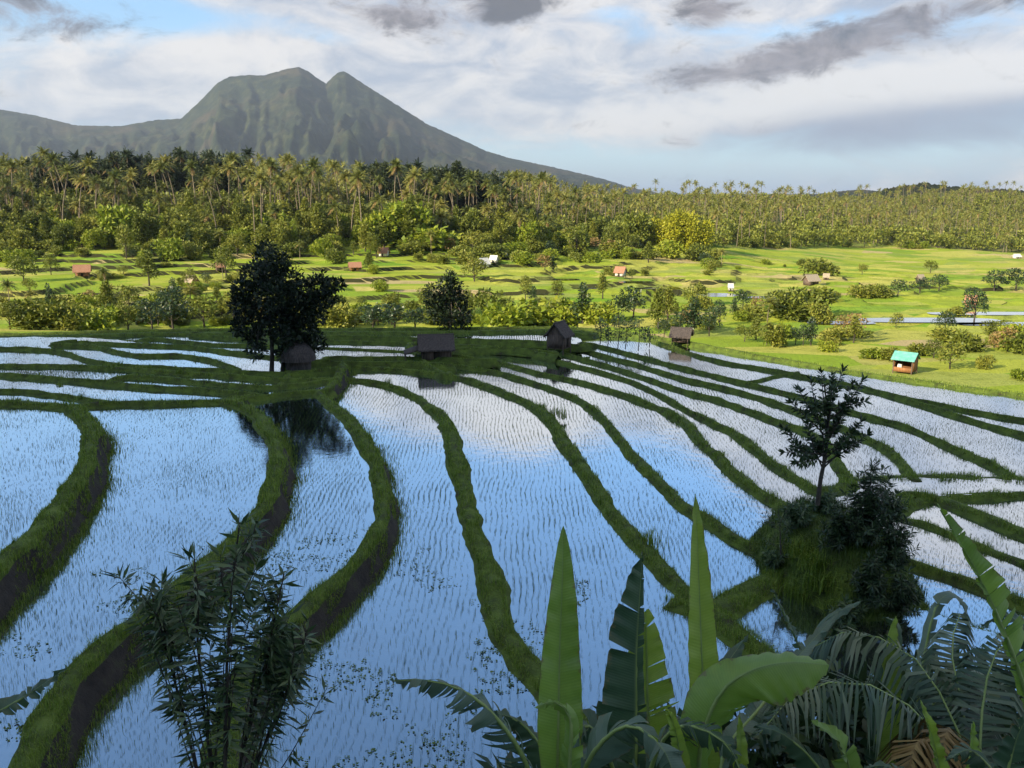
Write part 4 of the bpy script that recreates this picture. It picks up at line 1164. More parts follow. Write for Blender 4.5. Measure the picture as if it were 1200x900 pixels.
for (u, v, h, k, w, lab_) in [
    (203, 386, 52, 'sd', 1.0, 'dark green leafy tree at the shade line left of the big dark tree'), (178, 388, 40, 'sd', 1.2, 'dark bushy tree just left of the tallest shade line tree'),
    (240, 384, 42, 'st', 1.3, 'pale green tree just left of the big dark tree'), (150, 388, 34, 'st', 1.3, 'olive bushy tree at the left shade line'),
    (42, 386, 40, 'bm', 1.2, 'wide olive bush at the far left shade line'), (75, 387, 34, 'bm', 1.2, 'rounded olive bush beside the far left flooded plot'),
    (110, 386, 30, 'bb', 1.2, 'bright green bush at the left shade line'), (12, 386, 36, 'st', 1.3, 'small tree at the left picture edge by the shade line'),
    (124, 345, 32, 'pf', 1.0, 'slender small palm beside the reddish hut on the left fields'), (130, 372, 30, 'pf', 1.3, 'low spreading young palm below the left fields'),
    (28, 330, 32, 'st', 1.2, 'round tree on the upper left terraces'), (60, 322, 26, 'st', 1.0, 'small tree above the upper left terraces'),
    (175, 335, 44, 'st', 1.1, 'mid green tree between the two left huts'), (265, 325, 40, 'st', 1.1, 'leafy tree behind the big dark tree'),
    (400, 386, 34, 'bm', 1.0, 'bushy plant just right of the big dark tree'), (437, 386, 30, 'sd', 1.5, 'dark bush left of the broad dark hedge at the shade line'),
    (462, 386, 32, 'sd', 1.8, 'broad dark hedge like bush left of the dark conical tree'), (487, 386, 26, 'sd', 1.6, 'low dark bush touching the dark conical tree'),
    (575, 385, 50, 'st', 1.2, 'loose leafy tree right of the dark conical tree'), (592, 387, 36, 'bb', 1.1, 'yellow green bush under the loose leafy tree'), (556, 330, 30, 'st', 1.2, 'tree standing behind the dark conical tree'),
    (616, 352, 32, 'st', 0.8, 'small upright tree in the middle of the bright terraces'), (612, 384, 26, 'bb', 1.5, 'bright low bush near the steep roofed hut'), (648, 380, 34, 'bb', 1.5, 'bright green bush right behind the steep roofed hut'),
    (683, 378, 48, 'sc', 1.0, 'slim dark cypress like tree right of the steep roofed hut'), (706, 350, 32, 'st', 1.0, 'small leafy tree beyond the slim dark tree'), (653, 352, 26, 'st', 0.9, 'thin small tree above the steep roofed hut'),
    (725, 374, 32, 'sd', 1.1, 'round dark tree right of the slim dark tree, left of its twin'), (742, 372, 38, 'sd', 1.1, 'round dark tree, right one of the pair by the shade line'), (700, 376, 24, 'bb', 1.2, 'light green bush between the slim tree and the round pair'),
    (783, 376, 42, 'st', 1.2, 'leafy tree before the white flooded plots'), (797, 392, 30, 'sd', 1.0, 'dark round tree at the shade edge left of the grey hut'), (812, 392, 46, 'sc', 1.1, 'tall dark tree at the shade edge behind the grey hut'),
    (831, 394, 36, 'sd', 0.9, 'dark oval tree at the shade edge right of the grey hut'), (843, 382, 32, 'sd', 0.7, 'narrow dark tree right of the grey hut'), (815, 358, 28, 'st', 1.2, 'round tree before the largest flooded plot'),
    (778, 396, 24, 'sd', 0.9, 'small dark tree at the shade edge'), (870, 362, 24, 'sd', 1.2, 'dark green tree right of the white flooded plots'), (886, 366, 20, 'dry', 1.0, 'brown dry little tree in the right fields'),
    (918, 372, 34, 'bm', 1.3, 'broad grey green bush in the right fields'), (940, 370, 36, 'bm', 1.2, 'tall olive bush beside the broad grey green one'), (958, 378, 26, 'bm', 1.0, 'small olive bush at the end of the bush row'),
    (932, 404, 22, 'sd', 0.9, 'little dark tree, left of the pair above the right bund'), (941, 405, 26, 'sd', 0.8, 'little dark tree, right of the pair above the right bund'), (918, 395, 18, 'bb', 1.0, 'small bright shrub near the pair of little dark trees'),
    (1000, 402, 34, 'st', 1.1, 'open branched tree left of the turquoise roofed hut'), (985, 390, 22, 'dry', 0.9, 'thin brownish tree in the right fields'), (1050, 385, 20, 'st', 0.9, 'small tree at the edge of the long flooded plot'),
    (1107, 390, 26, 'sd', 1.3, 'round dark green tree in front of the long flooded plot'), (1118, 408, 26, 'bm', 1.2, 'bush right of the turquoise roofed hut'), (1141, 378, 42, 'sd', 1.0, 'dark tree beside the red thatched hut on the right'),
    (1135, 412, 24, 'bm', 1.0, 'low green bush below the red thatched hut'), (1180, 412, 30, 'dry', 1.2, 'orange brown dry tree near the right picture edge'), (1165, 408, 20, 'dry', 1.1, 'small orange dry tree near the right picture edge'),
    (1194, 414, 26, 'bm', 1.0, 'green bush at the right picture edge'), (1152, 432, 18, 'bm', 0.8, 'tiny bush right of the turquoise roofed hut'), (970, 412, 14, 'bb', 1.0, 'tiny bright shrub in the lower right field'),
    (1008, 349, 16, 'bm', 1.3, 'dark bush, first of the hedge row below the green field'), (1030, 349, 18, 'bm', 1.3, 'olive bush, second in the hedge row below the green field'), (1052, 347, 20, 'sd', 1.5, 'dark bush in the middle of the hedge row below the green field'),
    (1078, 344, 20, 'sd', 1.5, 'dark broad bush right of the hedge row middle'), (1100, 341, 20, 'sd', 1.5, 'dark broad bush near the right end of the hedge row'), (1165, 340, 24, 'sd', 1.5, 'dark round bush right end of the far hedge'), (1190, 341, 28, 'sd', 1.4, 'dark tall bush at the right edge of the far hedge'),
    (960, 322, 20, 'bm', 1.5, 'bush behind the thatched field hut'), (1010, 322, 14, 'st', 1.0, 'small tree on the far green field edge'), (1090, 320, 16, 'st', 1.2, 'dark tree on the far green field'),
    (745, 290, 44, 'rm', 0.9, 'dark green broad tree left of the yellow bamboo'), (475, 288, 54, 'rb', 1.2, 'great rounded bright green tree before the dark grove'), (450, 290, 44, 'rb', 1.0, 'bright green tree left of the great rounded tree'),
    (505, 292, 30, 'bb', 1.5, 'light green bush mass right of the great rounded tree'), (333, 294, 48, 'col', 1.0, 'bright vine covered column of a tree at the forest foot'), (345, 296, 40, 'col', 0.9, 'green vine draped trunk beside the bright column'),
    (142, 290, 52, 'rb', 0.9, 'sunlit bright green tree standing before the dark left grove'), (178, 288, 54, 'col', 1.1, 'tall sunlit yellow green tree before the dark left grove'), (715, 300, 20, 'dry', 1.0, 'small orange leaved tree on the bright terraces'), (638, 316, 18, 'dry', 1.2, 'golden brown tree on the bright terraces'), (648, 320, 22, 'sc', 0.9, 'slim dark tree beside the golden brown tree'),
]:
    prs = {'sd': small_dark[:1], 'sc': small_dark[1:], 'st': small_tree, 'bm': bush_mid, 'bb': bush_bri, 'dry': dry_tree, 'rm': round_mid, 'rb': round_bri, 'pf': palms_lit[2:3]}.get(k)
    if k == 'col':
        if 'col' not in M: M['col'] = broad_tree(11, 5.0, 13, 0.6, 45, M['leaf_bright'], 'column_tree', 0.02, 'column', 70)
        prs = [M['col']]
    nm = {'sd': 'dark_tree', 'sc': 'slim_tree', 'st': 'small_tree', 'bm': 'bush', 'bb': 'bush', 'dry': 'dry_tree', 'rm': 'broad_tree', 'rb': 'broad_tree', 'pf': 'young_palm', 'col': 'vine_tree'}[k]
    tree_px(u, v, h, prs, nm, lab_, 'bush' if k in ('bm', 'bb') else 'palm tree' if k == 'pf' else 'tree', None, wide=w)

# yellow bamboo clump
p = place_px(797, 296)
d_ = p[1]
t = thing('bamboo_clump', 'large bright yellow bamboo clump at the foot of the far forest', 'bamboo', p)
tb, cb = MB(), MB()
sc_px = d_ / FPX
br = np.random.default_rng(5)
for k in range(26):
    a = br.random() * 6.28; r_ = 30 * sc_px * br.random() ** .5
    top = np.array([r_ * math.cos(a), r_ * math.sin(a) * .7, (30 + 16 * br.random()) * sc_px * (1.1 - 0.35 * r_ / (26 * sc_px))])
    tb.tube(np.array([top * [.15, .15, 0], top * [.6, .6, .7], top]), [0.09, 0.07, 0.03], 4, cap=False)
    blob_leaves(cb, [(*(top * [1, 1, .95]), 2.5, 2.5, 2.8), (*(top * [.95, .95, .6]), 2.5, 2.5, 2.7), (*(top * [1.0, 1.0, .28]), 2.1, 2.1, 2.2)], 40, 0.8, 0.40, 0, 0.1)
link('stem', tb.mesh('bamboo_stems', M['leaf_gold'], True), t)
link('foliage', cb.mesh('bamboo_foliage', M['leaf_gold']), t)

# scattered shrubs, small trees and hedges between the fields
VR = np.random.default_rng(33)
ns = 0
WHERE = lambda u: next(t_ for lim, t_ in ((40, 'at the left edge'), (90, 'left of the reddish left hut'), (150, 'right of the reddish left hut'), (210, 'left of the pinkish hut'), (270, 'by the pinkish hut'), (340, 'behind the big dark tree'), (420, 'right of the big dark tree'),
                                             (500, 'left of the dark conical tree'), (560, 'by the dark conical tree'), (620, 'below the whitish huts'), (680, 'behind the steep roofed hut'), (750, 'near the round dark tree pair'), (810, 'before the white flooded plots'),
                                             (870, 'behind the grey hut'), (930, 'right of the white flooded plots'), (1000, 'below the tan thatched hut'), (1080, 'near the turquoise roofed hut'), (1140, 'by the long flooded plot'), (9999, 'at the right edge')) if u < lim)
shrub_spots = []
e_of = lambda u: float(np.interp(u, [0, 640, 760, 910, 1200], [384, 382, 386, 408, 448]))
clus = []
while len(clus) < 560:
    u0 = VR.uniform(-20, 1220); band = VR.random(); e = e_of(u0)
    if band < (0.40 if u0 < 640 else 0.14): v0, dv, du = e - abs(VR.normal(0, 7)) - 2, 4, 26
    elif band < 0.76: v0, dv, du = (VR.uniform(290, 306) if u0 < 800 else VR.uniform(294, 314)), 4, 34
    else: v0, dv, du = VR.uniform(306, e - 10), 3, 22
    sl = VR.normal(0, .10) - (.05 if u0 < 500 else -.03)
    for _ in range(VR.integers(1, 8)):
        x_ = VR.normal(0, du); clus.append((u0 + x_, min(v0 + sl * x_ + VR.normal(0, dv), e_of(u0 + x_) - 2)))
for (u, v) in clus[:540]:
    if any((px - 1.3 * hw) < 0 and False for (px, py, hw, hd, pz) in PLOTS): continue
    q = place_px(u, v)
    if any(abs(q[0] - px) < hw * 1.15 and abs(q[1] - py) < hd * 1.2 for (px, py, hw, hd, pz) in PLOTS): continue
    if 840 < u < 1150 and 318 < v < 338: continue
    shrub_spots.append((u, v, q))
shrub_spots.sort(key=lambda t_: t_[2][1])
for k, (u, v, q) in enumerate(shrub_spots[:430]):
    kk = VR.random()
    rz = VR.random() * 6.28; s = VR.uniform(0.45, 1.15) if 312 < v < e_of(u) - 20 else VR.uniform(0.55, 1.35)
    row = 'along the shade line' if v > 372 or (u > 760 and v > e_of(u) - 22) else 'at the forest foot' if v < 306 else 'on the upper terraces' if v < 325 else 'on the middle terraces' if v < 350 else 'on the lower terraces'
    big = 'large ' if s > 1.08 else 'tiny ' if s < .78 else ''
    if kk < 0.42: pr, nm, cat, lb = bush_mid[VR.integers(2)], 'bush', 'bush', 'olive green bush '
    elif kk < 0.66: pr, nm, cat, lb = bush_bri[VR.integers(2)], 'bush', 'bush', 'light green bush '
    elif kk < 0.86: pr, nm, cat, lb = small_tree[VR.integers(3)], 'small_tree', 'tree', 'leafy green tree '; s *= 0.9
    elif kk < 0.93: pr, nm, cat, lb = small_dark[VR.integers(2)], 'dark_tree', 'tree', 'dark green tree '; s *= 0.8
    elif kk < 0.96: pr, nm, cat, lb = dry_tree[0], 'dry_tree', 'tree', 'brown dry tree '; s *= 0.7
    else: pr, nm, cat, lb = palms_lit[2], 'young_palm', 'palm tree', 'young palm '; s *= 0.42
    if v < 312: s *= 1.5
    sv = (s * VR.uniform(.7, 1.45), s * VR.uniform(.7, 1.45), s * VR.uniform(.7, 1.2))
    plant(nm, pr, big + lb + row + ' ' + WHERE(u), cat, q, rz, sv, lb.strip() + ' plants ' + row)


def hut(name, label, p, rz, w, d, wh, rh, roof, wall, over=0.3, open_front=False, leanto=False, cat='hut', group=None, legs=0.0, corrugated=False):
    """gabled field hut: ridge along local x, front towards local -y"""
    t = thing(name, label, cat, p, rz, group)
    z0 = legs
    for sx in (-1, 1):
        for sy in (-1, 1):
            mb = MB(); mb.tube(np.array([[sx * (w / 2 - .02), sy * (d / 2 - .02), -0.35], [sx * (w / 2 - .02), sy * (d / 2 - .02), z0 + wh]]), 0.06, 6)
            link('post', mb.mesh('post', M['board']), t)
    th = 0.04
    mb = MB(); mb.box((0, 0, z0 + 0.05), (w - .14, d - .14, 0.08)); link('platform', mb.mesh('platform', M['board']), t)
    mb = MB(); mb.box((0, d / 2, z0 + wh / 2 + .1), (w - .16, th, wh - .05)); link('back_wall', mb.mesh('back_wall', wall), t)
    for sx in (-1, 1):
        mb = MB(); mb.box((sx * w / 2, 0, z0 + wh / 2 + .1), (th, d - .16, wh - .05))
        x = sx * w / 2
        mb.add([[x - th / 2, -d / 2, z0 + wh + .08], [x - th / 2, d / 2, z0 + wh + .08], [x - th / 2, 0, z0 + wh + rh * 0.97], [x + th / 2, -d / 2, z0 + wh + .08], [x + th / 2, d / 2, z0 + wh + .08], [x + th / 2, 0, z0 + wh + rh * 0.97]],
               [[0, 2, 1], [3, 4, 5]]); mb.add([[x - th / 2, -d / 2, z0 + wh + .08], [x - th / 2, 0, z0 + wh + rh * .97], [x + th / 2, 0, z0 + wh + rh * .97], [x + th / 2, -d / 2, z0 + wh + .08]], [[0, 1, 2, 3]])
        link('gable_wall', mb.mesh('gable_wall', wall), t)
    if open_front:
        mb = MB(); mb.box((0, -d / 2, z0 + wh * .22), (w - .16, th, wh * .35)); link('front_rail', mb.mesh('front_rail', wall), t)
        mb = MB(); mb.box((-w * .18, -d / 2 + .25, z0 + .45), (.5, .4, .7), taper=.7); link('bundle', mb.mesh('bundle', M['plaster']), t)
    else:
        for sx in (-1, 1):
            mb = MB(); mb.box((sx * w * .29, -d / 2, z0 + wh / 2 + .1), (w * .40 - .08, th, wh - .05)); link('front_wall', mb.mesh('front_wall', wall), t)
        mb = MB(); mb.box((0, -d / 2 + .06, z0 + wh / 2 + .08), (w * .22, th, wh - .1)); link('door', mb.mesh('door', M['dark_gap']), t)
    L = w / 2 + over
    for sy in (-1, 1):
        e = sy * (d / 2 + over); ez = z0 + wh + .1 - rh * over / (d / 2)
        nx, ny_ = (28 if corrugated else 14), 7
        xs, f = np.linspace(-L, L, nx), np.linspace(0, 1, ny_)
        XG, FG = np.meshgrid(xs, f, indexing='ij')
        sag = 0 if corrugated else -0.05 * np.sin(FG * math.pi) + 0.04 * vnoise(XG * 4 + p[0], FG * 6)
        wav = (0.018 * np.cos(np.arange(nx) * math.pi))[:, None] if corrugated else 0
        drop = 0 if corrugated else (0.10 * vnoise(xs * 5 + p[1], xs * 0))[:, None] * FG
        YG = e * FG; ZG = (z0 + wh + .1 + rh) * (1 - FG) + ez * FG + sag + wav + drop
        tk = 0.03 if corrugated else 0.14
        mb = MB()
        A = np.stack([XG, YG, ZG + tk], -1); Bm = np.stack([XG, YG, ZG], -1)
        G = grid_faces(nx, ny_)
        mb.add(A, G if sy > 0 else G[:, ::-1]); mb.add(Bm, G[:, ::-1] if sy > 0 else G)
        for (q0, q1) in ((A[:, -1], Bm[:, -1]),): mb.add(np.vstack([q0, q1]), [[i, i + 1, nx + i + 1, nx + i] for i in range(nx - 1)])
        for k in (0, -1): mb.add(np.vstack([A[k], Bm[k]]), [[i, i + 1, ny_ + i + 1, ny_ + i] for i in range(ny_ - 1)])
        link('roof_slope', mb.mesh('roof_slope', roof), t)
    if not corrugated:
        mb = MB(); mb.tube(np.array([[-L, 0, z0 + wh + rh + .17], [0, 0, z0 + wh + rh + .14], [L, 0, z0 + wh + rh + .17]]), 0.10, 6); link('ridge', mb.mesh('ridge', roof), t)
    if leanto:
        mb = MB()
        a0, a1 = -w / 2 - .15, -w / 2 - 1.6
        V = [[a0, -d / 2, z0 + wh * .95], [a0, d / 2, z0 + wh * .95], [a1, d / 2, z0 + wh * .55], [a1, -d / 2, z0 + wh * .55]]
        V += [[x, y, z + .1] for x, y, z in V]
        mb.add(V, [[0, 1, 2, 3], [7, 6, 5, 4], [0, 4, 5, 1], [1, 5, 6, 2], [2, 6, 7, 3], [3, 7, 4, 0]]); link('lean_to_roof', mb.mesh('lean_to_roof', roof), t)
        for sy in (-1, 1):
            mb = MB(); mb.tube(np.array([[a1 + .12, sy * (d / 2 - .1), -.35], [a1 + .12, sy * (d / 2 - .1), z0 + wh * .57]]), .05, 6); link('lean_to_post', mb.mesh('lean_to_post', M['board']), t)
    return t


def on_terrace(u, v, z): return at_z(u, v, z)


hut('field_hut', 'low dark thatched hut with a lean to beside a bund in the shaded terraces', on_terrace(511, 421, 0.1), R(8), 2.6, 2.4, 1.15, 0.95, M['thatch_dark'], M['board'], 0.35, leanto=True)
hut('field_hut', 'dark hut with a steep gabled roof on the far shaded bund', on_terrace(655, 410, -0.15), R(62), 1.8, 1.75, 1.35, 1.05, M['thatch_dark'], M['board'], 0.28, legs=.2)
hut('field_hut', 'small grey thatched hut at the shade edge among dark trees', on_terrace(798, 400, -0.66), R(-20), 1.7, 1.5, 0.65, 0.65, M['thatch_dark'], M['dark_gap'], 0.3)
hut('field_hut', 'open fronted hut with turquoise tin roof and orange brown walls', ground_at(1060, 437, 55) + np.array([0, 0, 0.15]), R(-42), 1.85, 1.6, 1.3, 0.6, M['tin'], M['board_red'], 0.22, open_front=True, corrugated=True)
for (u, v, w, h, rf, wl, lb, rz) in [
    (97, 324, 20, 13, 'thatch_red', 'thatch_red', 'reddish thatched hut on the left sunlit terraces', 20), (225, 336, 15, 14, 'thatch_tan', 'thatch_red', 'pinkish little hut just left of the big dark tree', -30), (258, 318, 12, 10, 'thatch_red', 'board', 'small brown hut behind the big dark tree', 30),
    (416, 317, 16, 9, 'thatch_red', 'board_red', 'reddish hut on the terraces right of the big dark tree', 15), (450, 301, 13, 10, 'thatch_red', 'plaster', 'small red roofed hut at the forest foot', -15),
    (566, 314, 15, 11, 'tin_grey', 'plaster', 'whitish hut with pale roof in the middle of the terraces', 35), (579, 308, 10, 8, 'tin_grey', 'plaster', 'little white hut behind the whitish hut', -25), (592, 302, 6, 6, 'tin_grey', 'plaster', 'tiny white hut uphill of the whitish huts', 10),
    (727, 324, 14, 11, 'thatch_red', 'plaster', 'pinkish hut below the yellow bamboo', -30), (950, 334, 18, 12, 'thatch_tan', 'board', 'tan thatched hut in the far green field', 20), (968, 328, 8, 7, 'thatch_tan', 'board', 'tiny tan hut right of the thatched field hut', -20),
    (1078, 331, 9, 9, 'thatch_tan', 'board', 'tiny tan hut on the far right field', 15), (1137, 361, 14, 15, 'thatch_red', 'thatch_red', 'red thatched hut by the long flooded plot', -35), (856, 341, 7, 8, 'tin_grey', 'plaster', 'tiny pale hut by the white flooded plots', 0),
    (1191, 303, 9, 5, 'tin_grey', 'plaster', 'white house at the right edge under the wooded hill', 10), (828, 312, 7, 6, 'thatch_tan', 'board', 'tiny brown hut right of the bamboo', 20), (672, 249, 6, 5, 'thatch_tan', 'plaster', 'tiny hut in the forest clearing', 0)]:
    p = place_px(u, v)
    k = (p[1]) / FPX
    hut('field_hut', lb, p, R(rz), w * k * .72, w * k * .62, h * k * .5, h * k * .45, M[rf], M[wl], w * k * .12)
# haystack like thatched shelter under the big tree
p = on_terrace(350, 433, 0.7)
t = thing('thatched_shelter', 'dark rounded thatched shelter under the big dark tree', 'shelter', p)
mb = MB()
n = 20
for (za, zb_, ra, rb_) in [(-.3, 1.0, 1.35, 1.5)]:
    mb.tube(np.array([[0, 0, -.3], [0, 0, .5], [0, 0, .9]]), [1.0, 1.05, 1.0], n)
link('wall', mb.mesh('shelter_wall', M['thatch_dark'], True), t)
mb = MB()
zz = np.linspace(0, 1, 9)
mb.tube(np.stack([0 * zz, 0 * zz, 0.8 + 1.55 * zz], -1), 1.4 * (1 - zz ** 2.2) ** .6 + 0.04, n)
link('roof', mb.mesh('shelter_roof', M['thatch_dark'], True), t)


# ------------------------------------------------------------------ dark trees at the edge of the shade
def blob_tree(name, label, base_px, zb_, blobs_px, stems, ln, per, mat, depth=0.8, seed=0):
    b0 = at_z(*base_px, zb_)
    D = b0[1] * CP - (b0[2] - CAM_Z) * SP
    k = D / FPX
    r = np.random.default_rng(seed)
    t = thing(name, label, 'tree', b0)
    tb, cb = MB(), MB()
    for st in stems:
        P = np.array([at_d(u, v, D + dd) - b0 for (u, v, dd) in st])
        P[0, 2] -= 0.3
        C = catmull(P, 10)
        tb.tube(C, np.linspace(0.22, 0.06, 10) * (k * 14), 7)
    bl = []
    for (u, v, rp) in blobs_px:
        c = at_d(u, v, D + r.normal(0, depth)) - b0
        rp *= 1.14; bl.append((*c, rp * k, rp * k * 1.1, rp * k * 0.95))
        q = np.array([at_d(*stems[0][-1][:2], D) - b0, c]); q = np.array([q[0] * .7 + q[1] * .3 - [0, 0, .5], q[0] * .3 + q[1] * .7, c])
        tb.tube(q, [0.07, 0.05, 0.02], 5, cap=False)
    blob_leaves(cb, bl, per, ln, ln * .5, 0, 0.3, 0.35)
    link('trunk', tb.mesh(name + '_trunk', M['bark'], True), t); link('crown', cb.mesh(name + '_crown', mat), t)
    return t


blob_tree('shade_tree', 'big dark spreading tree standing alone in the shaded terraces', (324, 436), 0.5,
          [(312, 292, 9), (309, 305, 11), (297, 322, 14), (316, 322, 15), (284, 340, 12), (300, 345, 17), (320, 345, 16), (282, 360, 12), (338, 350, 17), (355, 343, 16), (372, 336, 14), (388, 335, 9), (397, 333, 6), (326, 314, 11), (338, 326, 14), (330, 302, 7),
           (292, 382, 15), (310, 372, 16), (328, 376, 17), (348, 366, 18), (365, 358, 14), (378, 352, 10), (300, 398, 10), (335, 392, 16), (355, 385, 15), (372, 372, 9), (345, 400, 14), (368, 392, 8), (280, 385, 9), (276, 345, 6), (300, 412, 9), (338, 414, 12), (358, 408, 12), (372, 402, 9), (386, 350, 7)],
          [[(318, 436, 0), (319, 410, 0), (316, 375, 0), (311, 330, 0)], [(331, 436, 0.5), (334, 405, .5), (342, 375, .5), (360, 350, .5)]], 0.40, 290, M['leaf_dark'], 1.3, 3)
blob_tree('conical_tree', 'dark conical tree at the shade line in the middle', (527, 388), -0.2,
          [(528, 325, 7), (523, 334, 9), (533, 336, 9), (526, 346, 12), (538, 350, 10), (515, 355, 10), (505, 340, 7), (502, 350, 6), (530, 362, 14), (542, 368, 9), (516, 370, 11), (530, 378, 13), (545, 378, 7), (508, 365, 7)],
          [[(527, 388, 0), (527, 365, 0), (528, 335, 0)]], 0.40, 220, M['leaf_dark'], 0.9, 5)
# thin dark saplings mirrored in the water right of the steep hut
for k, (u, v, h) in enumerate([(712, 405, 20), (724, 407, 38), (733, 406, 26), (748, 408, 33), (761, 404, 18), (703, 403, 27)]):
    b0 = at_z(u, v, -0.6); D = b0[1]
    t = thing('sapling', 'thin dark sapling in the row right of the steep roofed hut', 'sapling', b0, 0, 'row of dark saplings by the far bund')
    tb, cb = MB(), MB(); kk = D / FPX
    tb.tube(np.array([[0, 0, -.3], [.1, 0, h * kk * .5], [0, 0, h * kk]]), [.05, .04, .02], 5)
    r_ = np.random.default_rng(k)
    blob_leaves(cb, [(r_.normal(0, .35), r_.normal(0, .3), h * kk * f, .5, .5, .4) for f in (.4, .55, .68, .8, .9, 1.0)], 170, .26, .12)
    link('stem', tb.mesh('sapling_stem', M['bark'], True), t); link('crown', cb.mesh('sapling_crown', M['leaf_shade']), t)

# little weeds standing on the bunds
for (u, v, z, h) in [(650, 486, .0, 16), (658, 490, .0, 18), (636, 480, .0, 12), (765, 640, .0, 30), (757, 634, .0, 20), (70, 453, 1.6, 8), (95, 467, 1.6, 10), (140, 428, 1.0, 8), (175, 432, 1.0, 8), (210, 437, 1.0, 9), (408, 436, .3, 10), (415, 440, .3, 9), (455, 450, .2, 10)]:
    b0 = at_z(u, v, z); kk = b0[1] / FPX * 1.0
    t = thing('bund_weed', {650: 'tall grass tuft on the bund under the middle cloud reflection', 658: 'taller grass tuft just right of the tuft under the cloud reflection', 636: 'short grass tuft left of the two tall tufts on the middle bund', 765: 'pale grass tuft on the bund behind the dark torn banana leaf', 757: 'shorter grass tuft left of the pale tuft on the bund',
                                70: 'small weed on the bund over the left water strip', 95: 'small weed where the leftmost wall meets the back bund', 140: 'first small weed on the green bund left of the big dark tree', 175: 'middle small weed on the green bund left of the big dark tree', 210: 'last small weed on the green bund, nearest the big dark tree',
                                408: 'small bushy weed right of the dark thatched shelter', 415: 'low weed beside the bushy weed right of the shelter', 455: 'round weed on the bund below the lean to hut'}.get(u, 'small leafy weed growing on a grassy bund'), 'weed', b0, 0, 'weeds on the bunds')
    n = 60
    P = np.stack([rng.normal(0, h * kk * .22, n), rng.normal(0, h * kk * .22, n), np.full(n, -.05)], -1)
    link('blades', blade_mesh('weed_blades', [blades(P, rng.uniform(.5, 1.1, n) * h * kk, .03, .5)], M['grass']), t)

# ------------------------------------------------------------------ mound with its trees
mx, my, mrx, mry, mh = MOUND
a_, r_ = np.meshgrid(np.linspace(0, 2 * math.pi, 73), np.linspace(0, 1, 26), indexing='ij')
rr = r_ * (1 + 0.16 * fbm(np.cos(a_) * 1.4 + 3, np.sin(a_) * 1.4, 3))
gx, gy = mx + mrx * 1.12 * rr * np.cos(a_), my + mry * 1.1 * rr * np.sin(a_)


def mound_z(x, y):
    q = np.hypot((x - mx) / (mrx * 1.12), (y - my) / (mry * 1.1))
    return -0.9 + (mh + 0.9) * (1 - sstep(0.35, 1.04, q)) + 0.35 * fbm(x / 1.4, y / 1.4, 3)


mb = MB(); mb.add(np.stack([gx, gy, mound_z(gx, gy)], -1), grid_faces(73, 26)[:, ::-1])
tag(link('mound', mb.mesh('mound', M['bund'], True)), 'steep grassy mound among the flooded paddies on the right', 'mound', None, 'structure')
n = 16000
a = rng.random(n) * 6.28; q = np.sqrt(rng.random(n)) * 1.02
P = np.stack([mx + mrx * 1.12 * q * np.cos(a), my + mry * 1.1 * q * np.sin(a), np.zeros(n)], -1)
P[:, 2] = mound_z(P[:, 0], P[:, 1]) - .04
cl = 0.55 + 1.3 * np.clip(fbm(P[:, 0] / .8, P[:, 1] / .8, 2) + .25, 0, 1)
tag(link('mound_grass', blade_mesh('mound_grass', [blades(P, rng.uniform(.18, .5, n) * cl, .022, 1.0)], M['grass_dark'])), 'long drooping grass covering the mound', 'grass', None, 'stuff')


def spray_tree(name, label, cat, stems, branches, leaf_len, leaf_w, nleaf, mat, droop=0.0, trunk_r=0.07, start=0.35, whorl=False, root=None, seed=0):
    """stems: list of world polylines; branches: list of (stem index, fraction along it, tip point)"""
    b0 = np.array(stems[0][0]) if root is None else np.array(root)
    t = thing(name, label, cat, b0)
    tb, cb = MB(), MB()
    r = np.random.default_rng(seed)
    SC_ = [catmull(np.array(s_) - b0, 24) for s_ in stems]
    for C in SC_: tb.tube(C, np.linspace(trunk_r, trunk_r * .3, 24), 6)
    for (si, fr, tip) in branches:
        p0 = SC_[si][min(23, int(fr * 23))]; tip = np.array(tip) - b0
        mid = (p0 + tip) / 2 + np.array([0, 0, -0.06 * np.linalg.norm(tip - p0)]) + r.normal(0, .04, 3)
        C = catmull(np.array([p0, mid, tip]), 14)
        tb.tube(C, np.linspace(trunk_r * .4, trunk_r * .12, 14), 5, cap=False)
        T = unit(np.gradient(C, axis=0))
        f = start + (1 - start) * np.sort(r.random(nleaf)) ** .8
        i = np.minimum((f * 13).astype(int), 12); w_ = (f * 13 - i)[:, None]
        P = C[i] * (1 - w_) + C[i + 1] * w_
        radial = unit(np.cross(T[i], r.normal(0, 1, (nleaf, 3))))
        D = radial * 0.85 + T[i] * (0.35 + 0.9 * (f[:, None] > .93)) + np.array([0, 0, -1.0]) * droop * (1.05 - 0.7 * f[:, None])
        V = leaf_quads(P, D, r.uniform(.65, 1.2, nleaf) * leaf_len, r.uniform(.8, 1.2, nleaf) * leaf_w, .18)
        quads_into(cb, V)
    link('trunk', tb.mesh(name + '_trunk', M['bark'], True), t); link('crown', cb.mesh(name + '_crown', mat), t)
    return t


PX = lambda L, d0: [at_d(u, v, d0 + (dd[0] if dd else 0)) for (u, v, *dd) in L]
SR = np.random.default_rng(12)
